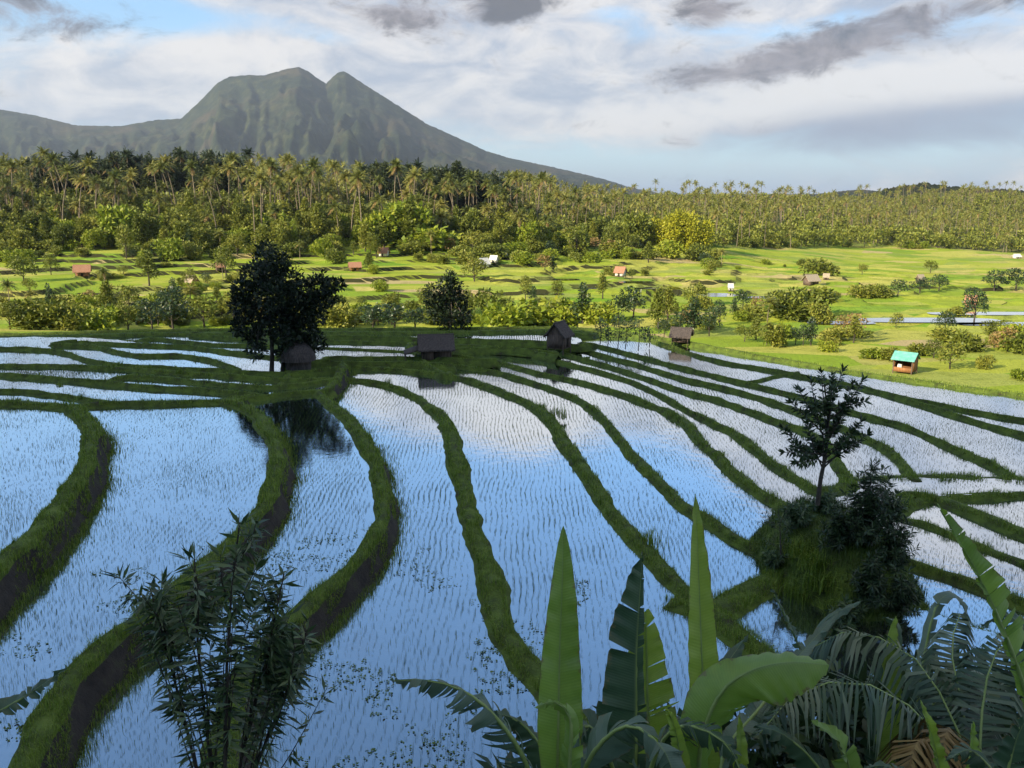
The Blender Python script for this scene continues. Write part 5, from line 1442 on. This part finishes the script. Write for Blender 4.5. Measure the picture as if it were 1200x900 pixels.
# upright tree on the mound
dm = my + 1.8
tips = [(915, 500), (925, 470), (935, 455), (928, 520), (940, 535), (950, 445), (962, 436), (975, 440), (988, 432), (1000, 448), (1012, 445), (1015, 470), (1010, 492), (1000, 505), (990, 515), (970, 470), (955, 475), (945, 495), (965, 500), (985, 480), (975, 455), (995, 470), (918, 530), (930, 542), (958, 520), (978, 500), (1018, 508), (1005, 520)]
spray_tree('mound_tree', 'slender dark tree with upswept leafy branches on the mound', 'tree', [PX([(958, 592), (962, 560), (968, 530), (970, 490), (966, 450)], dm)],
           [(0, SR.uniform(.30, .55) if v > 490 else SR.uniform(.5, .85), at_d(u, v, dm + SR.normal(0, .6))) for u, v in tips], .32, .10, 80, M['leaf_shade'], -0.1, .10, .25, seed=1)
# leaning lower branch and the dark shrubs below
spray_tree('mound_tree', 'thin bare looking sapling at the left edge of the mound', 'sapling', [PX([(915, 650), (914, 620), (912, 596)], my)],
           [(0, SR.uniform(.1, .8), at_d(914 + SR.normal(0, 14), SR.uniform(592, 640), my + SR.normal(0, .3))) for _ in range(9)], .14, .045, 22, M['leaf_shade'], 0, .03, .2, seed=2)


def mound_hit(u, v):
    d = np.linspace(my - 8, my + 7, 400)
    r_ = ray(u, v)
    P = np.array([0, 0, CAM_Z]) + np.outer(d, r_)
    k = np.argmax(P[:, 2] < mound_z(P[:, 0], P[:, 1]))
    return P[k] if k else at_d(u, v, my)


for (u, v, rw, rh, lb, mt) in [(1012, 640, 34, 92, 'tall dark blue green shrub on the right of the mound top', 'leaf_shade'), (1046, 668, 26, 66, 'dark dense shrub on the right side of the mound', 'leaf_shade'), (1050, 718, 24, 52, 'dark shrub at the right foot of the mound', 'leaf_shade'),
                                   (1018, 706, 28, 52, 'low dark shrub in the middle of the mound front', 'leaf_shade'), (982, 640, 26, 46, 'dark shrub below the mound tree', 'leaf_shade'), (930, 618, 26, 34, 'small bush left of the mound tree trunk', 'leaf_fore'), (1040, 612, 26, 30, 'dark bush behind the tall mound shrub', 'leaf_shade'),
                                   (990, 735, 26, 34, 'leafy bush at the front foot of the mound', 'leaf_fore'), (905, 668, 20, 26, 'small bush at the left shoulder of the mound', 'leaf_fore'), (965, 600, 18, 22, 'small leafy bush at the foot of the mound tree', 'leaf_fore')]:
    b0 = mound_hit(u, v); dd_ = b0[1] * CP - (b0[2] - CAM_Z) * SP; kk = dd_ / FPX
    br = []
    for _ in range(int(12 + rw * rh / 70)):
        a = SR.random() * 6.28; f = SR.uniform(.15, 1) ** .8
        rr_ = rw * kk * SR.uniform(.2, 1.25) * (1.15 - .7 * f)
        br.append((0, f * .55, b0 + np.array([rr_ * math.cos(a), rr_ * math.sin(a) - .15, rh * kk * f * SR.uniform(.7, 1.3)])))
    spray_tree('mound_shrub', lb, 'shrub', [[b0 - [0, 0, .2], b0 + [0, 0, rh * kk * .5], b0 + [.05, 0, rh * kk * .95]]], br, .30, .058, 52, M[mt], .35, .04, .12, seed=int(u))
for (u, v, d0, hh, lb) in [(962, 690, my - 3.4, .95, 'light green tuft of long grass on the front of the mound'), (935, 700, my - 3.2, .7, 'drooping grass tuft at the left foot of the mound'), (985, 720, my - 3.6, .8, 'grass tuft at the front foot of the mound'), (955, 665, my, .8, 'grass tuft in the middle of the mound front'), (940, 650, my, .8, 'grass tuft on the left slope of the mound')]:
    b0 = mound_hit(u, v)
    t = thing('grass_tuft', lb, 'grass tuft', b0)
    n = 260
    P = np.stack([rng.normal(0, .28, n), rng.normal(0, .28, n), np.zeros(n)], -1)
    link('blades', blade_mesh('tuft_blades', [blades(P, rng.uniform(.6, 1.15, n) * hh, .03, .9)], M['grass']), t)

# ------------------------------------------------------------------ foreground shrub, lower left
d0 = 12.5
stem_px = [[(262, 1010), (264, 900), (266, 780), (272, 690), (281, 612)], [(258, 1010), (245, 880), (232, 760), (228, 655)], [(255, 1010), (225, 880), (200, 780), (176, 690)],
           [(266, 1010), (285, 880), (312, 770), (333, 672)], [(268, 1010), (300, 900), (340, 800), (362, 728)]]
stems = [[at_d(u, v, d0 + (k - 2) * .28 + SR.normal(0, .05)) for (u, v) in sp_] for k, sp_ in enumerate(stem_px)]
root = stems[0][0].copy(); root[2] = slope_z(root[0], root[1]) + .02
stems = [[root + SR.normal(0, .05, 3) * [1, 1, 0]] + s_ for s_ in stems]
br = []
for k, sp_ in enumerate(stem_px):
    L_ = [at_d(*sp_[-1], d0 + (k - 2) * .28 + .05)]
    br.append((k, .80, L_[0]))
    top = sp_[-1]; low = sp_[1]
    for q in range(15):
        f = SR.uniform(.04, .92); pu = top[0] * (1 - f) + sp_[2][0] * f; pv = top[1] * (1 - f) + 830 * f
        br.append((k, float(np.clip(.97 - f * .62, .3, .97)), at_d(pu + SR.normal(0, 17), pv - SR.uniform(0, 22), d0 + (k - 2) * .28 + SR.normal(0, .25))))
spray_tree('foreground_shrub', 'tall dark shrub with drooping whorled leaves at the lower left', 'shrub', stems, br, .29, .050, 34, M['leaf_fore'], .6, .035, .10, root=root, seed=4)


# ------------------------------------------------------------------ banana plants
def mat_banana(name, a, b, trans=.42, rough=.40):
    m, nt, p, out = new_mat(name)
    g = nt.nodes.new('ShaderNodeNewGeometry'); tc = nt.nodes.new('ShaderNodeTexCoord')
    n1 = noise(nt, tc.outputs['Object'], 5.0, 5.0, .6)
    uvn = nt.nodes.new('ShaderNodeAttribute'); uvn.attribute_name = 'along'
    st = (X(nt, uvn.outputs['Fac']) * 620.0).op('SINE') * .5 + .5
    f = n1 * .55 + X(nt, g.outputs['Random Per Island']) * .35 + st * .07 + .0
    c = ramp(nt, f, [(0.2, a), (0.8, b)])
    # the underside is paler and more matt
    an = nt.nodes.new('ShaderNodeAttribute'); an.attribute_name = 'across'
    n2 = noise(nt, tc.outputs['Object'], 11.0, 5.0, .7)
    brown = ((X(nt, an.outputs['Fac']) - 0.80) * 2.2 + (n2 - .5) * 2.4).sst(0.25, 0.65) * .8
    c = mixc(nt, brown, c, (0.20, 0.13, 0.05))
    rib = (X(nt, an.outputs['Fac']) * -1.0 + 0.10).sst(0.0, 0.10) * .5
    c = mixc(nt, rib, c, (0.30, 0.40, 0.14))
    c2 = mixc(nt, X(nt, g.outputs['Backfacing']) * .35, c, (0.16, 0.24, 0.15))
    nt.links.new(c2, p.inputs['Base Color']); p.inputs['Roughness'].default_value = rough
    p.inputs['Specular IOR Level'].default_value = .45
    bp_ = nt.nodes.new('ShaderNodeBump'); bp_.inputs['Strength'].default_value = .15; bp_.inputs['Distance'].default_value = .01
    nt.links.new(st.s, bp_.inputs['Height']); nt.links.new(bp_.outputs[0], p.inputs['Normal'])
    tr = nt.nodes.new('ShaderNodeBsdfTranslucent'); nt.links.new(c, tr.inputs[0])
    mx_ = nt.nodes.new('ShaderNodeMixShader'); mx_.inputs[0].default_value = trans
    nt.links.new(p.outputs[0], mx_.inputs[1]); nt.links.new(tr.outputs[0], mx_.inputs[2]); nt.links.new(mx_.outputs[0], out.inputs[0])
    return m


M['ban'] = mat_banana('banana leaf', (0.15, 0.27, 0.025), (0.33, 0.50, 0.06))
M['ban_bright'] = mat_banana('young banana leaf', (0.24, 0.36, 0.025), (0.44, 0.58, 0.07))
M['ban_dark'] = mat_banana('old banana leaf', (0.020, 0.055, 0.028), (0.065, 0.125, 0.06))
M['ban_grey'] = mat_banana('weathered banana leaf', (0.06, 0.11, 0.075), (0.19, 0.27, 0.21))
M['midrib'] = mat_noise('banana midrib', [(0.3, (0.16, 0.24, 0.06)), (0.7, (0.28, 0.36, 0.12))], 4.0, .5, spec=.4)
M['pstem'] = mat_noise('banana stem', [(0.3, (0.06, 0.09, 0.03)), (0.55, (0.14, 0.16, 0.06)), (0.8, (0.12, 0.07, 0.04))], 3.0, .7, stretch=(3, 3, .4))


def banana_leaf(parent, spine, wl, wr, nrm, fold=.25, tear=0.0, mat='ban', hang=0.0, seed=0, base_w=.12, tip_pow=2.2, b0=None, nseg=46, curl=0.0, peak=.45):
    """spine: world points base to tip; wl/wr: half widths left and right of it; nrm: way the upper face looks"""
    r = np.random.default_rng(seed)
    C = catmull(np.array(spine) - b0, nseg + 1)
    T = unit(np.gradient(C, axis=0))
    N0 = np.array(nrm, float)
    S = unit(np.cross(T, N0)); Nn = np.cross(S, T)
    f = np.linspace(0, 1, nseg + 1)
    prof = np.minimum(1, (f / peak + base_w)) ** .8 * np.clip(1 - f ** tip_pow, 0, 1) ** .75
    V, F, al, ac, n = [], [], [], [], 0
    NA = 5
    across = np.linspace(0, 1, NA)
    wob = r.normal(0, .02, nseg + 1)
    for sg, w in ((-1, wl), (1, wr)):
        if w <= 0: continue
        cuts = [0]
        for i in range(1, nseg):
            if r.random() < tear * (1.0 if i > 3 else .2): cuts.append(i)
        cuts.append(nseg)
        for a, b in zip(cuts[:-1], cuts[1:]):
            dphi = r.normal(0, .28) * (1 if tear > 0.02 else 0); short = 1 - (r.random() * .25 if tear > .02 else 0); sh = r.normal(0, .06) if tear > .02 else 0
            idx = np.arange(a, b + 1)
            gap = np.zeros(len(idx))
            if tear > .02 and len(idx) > 1:
                gap[-1] = .35 * r.random(); gap[0] = -.35 * r.random() * (1 if a > 0 else 0)
            for m_, i in enumerate(idx):
                phi = fold + dphi - hang * across
                cur = -curl * across ** 2
                L_ = w * prof[i] * short * across
                # integrate the droop across the half blade
                dl = np.diff(L_, prepend=0)
                ox = np.cumsum(dl * np.cos(phi + cur)); oz = np.cumsum(dl * np.sin(phi + cur))
                tt = .35 * across * w * prof[i]
                P = C[i] + np.outer(ox, S[i] * sg) + np.outer(oz, Nn[i]) + np.outer(tt + sh * across * w, T[i]) - np.outer(gap[m_] * across * (np.linalg.norm(C[1] - C[0])), T[i])
                P += np.outer(across * wob[i], Nn[i])
                P += np.outer(across ** 2 * w * .10 * math.sin(i * 1.9 + sg + seed) * (.4 + r.random()), Nn[i])
                V.append(P); al.append(np.full(NA, f[i])); ac.append(across)
            k = len(idx)
            G = grid_faces(k, NA)
            if sg > 0: G = G[:, ::-1]
            F.append(G + n); n += k * NA
    mb = MB(); mb.V = [np.vstack(V)]; mb.n = n
    for G in F: mb.F.append(G); mb.M.append(np.zeros(len(G)))
    me = mb.mesh('banana_leaf', M[mat], True)
    at = me.attributes.new('along', 'FLOAT', 'POINT'); at.data.foreach_set('value', np.concatenate(al).astype(np.float32))
    at = me.attributes.new('across', 'FLOAT', 'POINT'); at.data.foreach_set('value', np.concatenate(ac).astype(np.float32))
    o = link('leaf', me, parent)
    tb = MB(); tb.tube(C[::3] - Nn[::3] * .012, np.linspace(.030, .006, len(C[::3])), 6)
    link('midrib', tb.mesh('banana_midrib', M['midrib'], True), o)
    return o


def banana_plant(label, px, d, h_top=None):
    top = at_d(*px, d)
    g = slope_z(top[0], top[1])
    b0 = np.array([top[0], top[1], g - .05])
    t = thing('banana_plant', label, 'banana plant', b0)
    tb = MB(); tb.tube(catmull(np.array([[0, 0, -.2], [.03, 0, (top[2] - g) * .5], [0, 0, top[2] - g + .25]]), 8), np.linspace(.14, .075, 8), 10)
    link('pseudostem', tb.mesh('pseudostem', M['pstem'], True), t)
    return t, b0


CAMV = (0, -1, .45)
t, b0 = banana_plant('banana plant with one tall erect pale green leaf, left of the group', (655, 985), 8.0)
banana_leaf(t, PX([(652, 960, 0), (654, 860, 0), (656, 760, .05), (659, 680, .1), (660, 616, .15)], 8.0),   .23, .255, CAMV, .50, 0, 'ban', .1, 1, b0=b0, base_w=.30, tip_pow=2.0, peak=.42)
banana_leaf(t, PX([(640, 975, 0), (615, 890, -.1), (575, 833, -.2), (535, 805, -.3), (495, 796, -.4), (455, 797, -.5)], 7.8), .32, .30, (0, -.35, 1), -.5, .75, 'ban_grey', .9, 2, b0=b0, base_w=.35)
banana_leaf(t, PX([(650, 970, .3), (645, 900, .35), (615, 850, .4), (578, 834, .4)], 8.0), .25, .30, (.3, -.5, 1), -.35, .10, 'ban_dark', .4, 3, b0=b0, base_w=.4)
banana_leaf(t, PX([(668, 975, 0), (690, 890, -.2), (735, 850, -.35), (778, 880, -.6), (800, 950, -.7)], 7.8), .33, .30, (0, -.6, 1), -.45, .45, 'ban_grey', .7, 4, b0=b0, base_w=.35)
banana_leaf(t, PX([(660, 975, -.2), (668, 890, -.3), (668, 840, -.3), (650, 822, -.3), (625, 830, -.4)], 7.7), .12, .14, (0, -.6, 1), -.3, .2, 'ban', .5, 5, b0=b0, base_w=.4)

t, b0 = banana_plant('banana plant with a large torn dark leaf before a bright one', (742, 975), 9.2)
banana_leaf(t, PX([(745, 960, 0), (746, 860, .05), (746, 770, .1), (750, 700, .15), (753, 646, .2)], 9.2), .52, .13, CAMV, .35, .28, 'ban_dark', .25, 6, b0=b0, base_w=.45, peak=.35, tip_pow=1.6)
banana_leaf(t, PX([(760, 960, .4), (760, 860, .45), (758, 780, .5), (757, 715, .5)], 9.2), .36, .40, CAMV, .15, .10, 'ban_bright', .1, 7, b0=b0, base_w=.5, peak=.35, tip_pow=2.6)
banana_leaf(t, PX([(735, 970, -.3), (715, 890, -.4), (690, 850, -.5), (665, 870, -.7), (640, 930, -.8)], 9.2), .30, .28, (0, -.6, 1), -.5, .4, 'ban_dark', .7, 8, b0=b0, base_w=.4)
banana_leaf(t, PX([(755, 970, -.2), (790, 890, -.1), (815, 830, .2), (850, 780, .5), (875, 745, .7)], 9.0), .22, .24, (0, -.5, 1), -.2, .4, 'ban_dark', .4, 9, b0=b0, base_w=.3)
banana_leaf(t, PX([(745, 970, -.6), (770, 880, -.8), (800, 850, -1.0), (850, 870, -1.2), (880, 930, -1.4)], 8.8), .28, .28, (0, -.5, 1), -.5, .6, 'ban_dark', .7, 10, b0=b0, base_w=.35)

t, b0 = banana_plant('banana plant with a tall slender upright leaf and one arching glossy leaf', (826, 975), 8.4)
banana_leaf(t, PX([(826, 960, 0), (826, 860, 0), (822, 760, .05), (819, 680, .1), (815, 579, .15)], 8.4), .165, .185, CAMV, .35, 0, 'ban_bright', .05, 11, b0=b0, base_w=.35, peak=.5, tip_pow=2.2)
banana_leaf(t, PX([(818, 965, -.2), (822, 870, -.3), (845, 812, -.35), (880, 786, -.4), (925, 776, -.45), (972, 779, -.5)], 8.4), .27, .42, (.25, -.55, 1), -.25, .015, 'ban', .55, 12, b0=b0, base_w=.12, peak=.5, tip_pow=5.0)
banana_leaf(t, PX([(860, 990, -.2), (862, 930, -.25), (868, 880, -.3), (866, 838, -.3)], 8.0), .09, .10, CAMV, .4, 0, 'ban_bright', 0, 13, b0=b0, base_w=.5)
banana_leaf(t, PX([(835, 960, .2), (850, 880, .4), (890, 830, .7), (935, 770, 1.0), (985, 715, 1.4)], 8.4), .13, .15, (0, -.4, 1), .1, .3, 'ban_grey', .3, 14, b0=b0, base_w=.25)
banana_leaf(t, PX([(812, 965, -.3), (800, 900, -.4), (790, 850, -.5), (780, 830, -.6)], 8.0), .10, .12, CAMV, .3, .05, 'ban_bright', 0, 15, b0=b0, base_w=.4)

t, b0 = banana_plant('banana plant with a folded bright green leaf and drooping grey leaves, right of the group', (1030, 985), 10.0)
banana_leaf(t, PX([(1030, 960, 0), (1031, 870, 0), (1036, 800, .05), (1043, 740, .1), (1050, 722, .1)], 10.0), .06, .26, CAMV, .6, 0, 'ban_bright', .5, 16, b0=b0, base_w=.3)
banana_leaf(t, PX([(1035, 965, .2), (1040, 860, .25), (1048, 780, .3), (1052, 735, .25), (1035, 722, .1)], 10.0), .28, .30, (0, -.6, .9), -.3, .12, 'ban_dark', .5, 17, b0=b0, base_w=.5)
banana_leaf(t, PX([(1020, 970, -.1), (985, 880, -.3), (955, 800, -.4), (925, 730, -.4), (905, 690, -.3)], 10.0), .13, .16, (.5, -.5, .8), .1, .5, 'ban_dark', .4, 18, b0=b0, base_w=.3)
banana_leaf(t, PX([(1015, 975, .1), (980, 860, .1), (950, 790, .2), (965, 730, .3), (1012, 703, .4)], 10.0), .10, .22, (.1, -.5, 1), -.2, .05, 'ban_grey', .4, 19, b0=b0, base_w=.15, peak=.7)
banana_leaf(t, PX([(1045, 970, .1), (1070, 860, .3), (1085, 760, .5), (1100, 705, .6), (1125, 700, .7), (1140, 745, .8)], 10.0), .20, .22, (0, -.5, 1), -.35, .35, 'ban_grey', .6, 20, b0=b0, base_w=.15, peak=.7)
banana_leaf(t, PX([(1000, 985, -.5), (985, 930, -.6), (960, 900, -.7), (920, 905, -.9)], 9.6), .22, .24, (0, -.5, 1), -.4, .3, 'ban_dark', .6, 21, b0=b0, base_w=.4)

banana_leaf(t, PX([(1010, 985, -.7), (960, 900, -.8), (920, 862, -.9), (885, 850, -1.0)], 9.4), .26, .28, (.1, -.6, 1), -.3, .12, 'ban_dark', .5, 31, b0=b0, base_w=.4)
banana_leaf(t, PX([(1035, 985, -.5), (1070, 920, -.6), (1110, 880, -.7), (1150, 880, -.9)], 9.6), .30, .30, (0, -.6, 1), -.3, .2, 'ban_dark', .5, 32, b0=b0, base_w=.4)
banana_leaf(t, PX([(1015, 985, -.8), (1000, 920, -.9), (985, 870, -1.0), (950, 845, -1.1)], 9.2), .20, .20, (0, -.7, .8), .1, .05, 'ban', .3, 33, b0=b0, base_w=.4)
banana_leaf(t, PX([(1035, 985, .5), (1075, 870, .8), (1110, 800, 1.0), (1150, 790, 1.2), (1180, 830, 1.3)], 10.0), .26, .28, (0, -.6, 1), -.3, .3, 'ban_grey', .6, 34, b0=b0, base_w=.3)
t, b0 = banana_plant('banana plant at the right picture edge with a long torn arching leaf', (1215, 985), 7.4)
banana_leaf(t, PX([(1222, 960, 0), (1215, 860, -.05), (1185, 760, -.1), (1150, 680, -.1), (1122, 630, -.05), (1098, 590, 0)], 7.4), .07, .30, (-.3, -.8, .7), -.05, .55, 'ban', .35, 22, b0=b0, base_w=.3, peak=.35, tip_pow=1.7)
banana_leaf(t, PX([(1225, 970, .3), (1240, 850, .4), (1215, 760, .5), (1180, 720, .6), (1150, 735, .7)], 7.6), .26, .28, (0, -.6, 1), -.3, .5, 'ban_dark', .6, 23, b0=b0, base_w=.3)
banana_leaf(t, PX([(1200, 980, -.3), (1175, 920, -.4), (1140, 880, -.5), (1110, 890, -.6)], 7.2), .20, .22, (0, -.6, 1), -.35, .3, 'ban_dark', .6, 24, b0=b0, base_w=.4)
banana_leaf(t, PX([(1190, 990, -.4), (1178, 940, -.45), (1190, 870, -.5), (1210, 830, -.5)], 7.0), .16, .16, CAMV, .2, .2, 'ban_dark', .2, 25, b0=b0, base_w=.4)

t, b0 = banana_plant('young banana plant with narrow yellow green leaves at the bottom right', (1105, 1000), 7.2)
banana_leaf(t, PX([(1112, 990, 0), (1106, 930, 0), (1094, 870, 0), (1079, 820, .05)], 7.2), .05, .09, CAMV, .5, 0, 'ban_bright', 0, 26, b0=b0, base_w=.4)
banana_leaf(t, PX([(1120, 995, .1), (1128, 940, .1), (1138, 890, .1), (1140, 845, .15)], 7.2), .10, .11, CAMV, .3, .03, 'ban', 0, 27, b0=b0, base_w=.5)
banana_leaf(t, PX([(1098, 995, .1), (1080, 940, .1), (1045, 900, .1), (1010, 900, .15)], 7.2), .14, .15, (0, -.5, 1), -.2, .25, 'ban_dark', .5, 28, b0=b0, base_w=.4)

t, b0 = banana_plant('banana plant outside the lower left edge with one torn leaf reaching in', (-90, 960), 7.5)
banana_leaf(t, PX([(-90, 930, 0), (-60, 880, 0), (-20, 845, 0), (30, 815, .05), (78, 783, .1)], 7.5), .14, .16, (.2, -.6, 1), -.1, .35, 'ban_dark', .3, 29, b0=b0, base_w=.3)

# coconut palm, lower right
top = at_d(1150, 965, 9.2)
g = slope_z(top[0], top[1]); b0 = np.array([top[0], top[1], g - .1])
t = thing('coconut_palm', 'young coconut palm with grey green drooping fronds at the lower right corner', 'palm tree', b0)
tb = MB(); tb.tube(np.array([[0, 0, -.2], [0, .05, (top[2] - g) * .5], [0, 0, top[2] - g + .15]]), [.20, .17, .14], 10); link('trunk', tb.mesh('near_palm_trunk', M['palm_bark'], True), t)
M['frond'] = mat_leaf('grey green palm leaflets', [(0.0, (0.02, 0.05, 0.02)), (0.6, (0.055, 0.10, 0.04)), (1.0, (0.17, 0.21, 0.13))], .15, .4, .5, 0)
for (pts, m_) in [([(1150, 955, 0), (1090, 850, -.1), (1010, 800, -.2), (935, 812, -.4), (890, 860, -.6)], 'frond'), ([(1150, 955, 0), (1120, 850, .3), (1070, 770, .6), (1000, 740, .8), (950, 760, 1.0)], 'frond'),
                  ([(1150, 955, 0), (1150, 840, .3), (1170, 760, .6), (1225, 730, .7)], 'frond'),
                  ([(1150, 955, 0), (1128, 830, .5), (1115, 760, .9), (1125, 720, 1.2)], 'frond'), ([(1150, 955, 0), (1100, 880, -.4), (1075, 870, -.6), (1060, 930, -.8)], 'leaf_dry'), ([(1150, 955, 0), (1120, 870, -.3), (1110, 855, -.5), (1100, 910, -.8)], 'leaf_dry')]:
    mb = MB(); frond_strip(mb, np.array(PX(pts, 9.2)) - b0, .62, 1.7, 64, .045, 0, .02, 1)
    link('frond', mb.mesh('near_frond', [M[m_], M['midrib'] if m_ == 'frond' else M['leaf_dry']]), t)

# undergrowth on the slope below the viewpoint
cb = MB()
UR = np.random.default_rng(9)
for _ in range(330):
    u = UR.uniform(560, 1260); d = UR.uniform(10.2, 13.2)
    lim = float(np.interp(u, [560, 640, 700, 800, 880, 960, 1040, 1120, 1260], [915, 885, 862, 850, 845, 815, 800, 790, 770])) + abs(UR.normal(0, 22))
    p = at_d(u, lim, d)
    g = slope_z(p[0], p[1])
    hgt = p[2] - g
    if hgt < .3: continue
    for f in np.linspace(1, 0, max(2, int(hgt / .55))):
        if f < .35 and UR.random() < .6: continue
        r_ = .42 + .2 * (1 - f)
        blob_leaves(cb, [(p[0] + UR.normal(0, .12), p[1] + UR.normal(0, .2), g + hgt * f - .3, r_, r_, r_ * .9)], 62, .30, .10, 0, .2)
tag(link('undergrowth', cb.mesh('undergrowth', M['leaf_shade'])), 'dark leafy thicket on the slope behind the banana plants', 'undergrowth', None, 'stuff')

# ------------------------------------------------------------------ haze
hz = MB(); hz.box((0, 4500, 490), (24000, 13000, 1010))
m, nt, p, out = new_mat('valley haze')
nt.nodes.remove(p)
pv = nt.nodes.new('ShaderNodeVolumePrincipled'); pv.inputs['Color'].default_value = (.68, .80, .97, 1); pv.inputs['Density'].default_value = 5.0e-5; pv.inputs['Anisotropy'].default_value = .2
nt.links.new(pv.outputs[0], out.inputs['Volume'])
tag(link('haze', hz.mesh('haze', m)), 'thin pale haze in the valley air', 'haze', None, 'stuff')
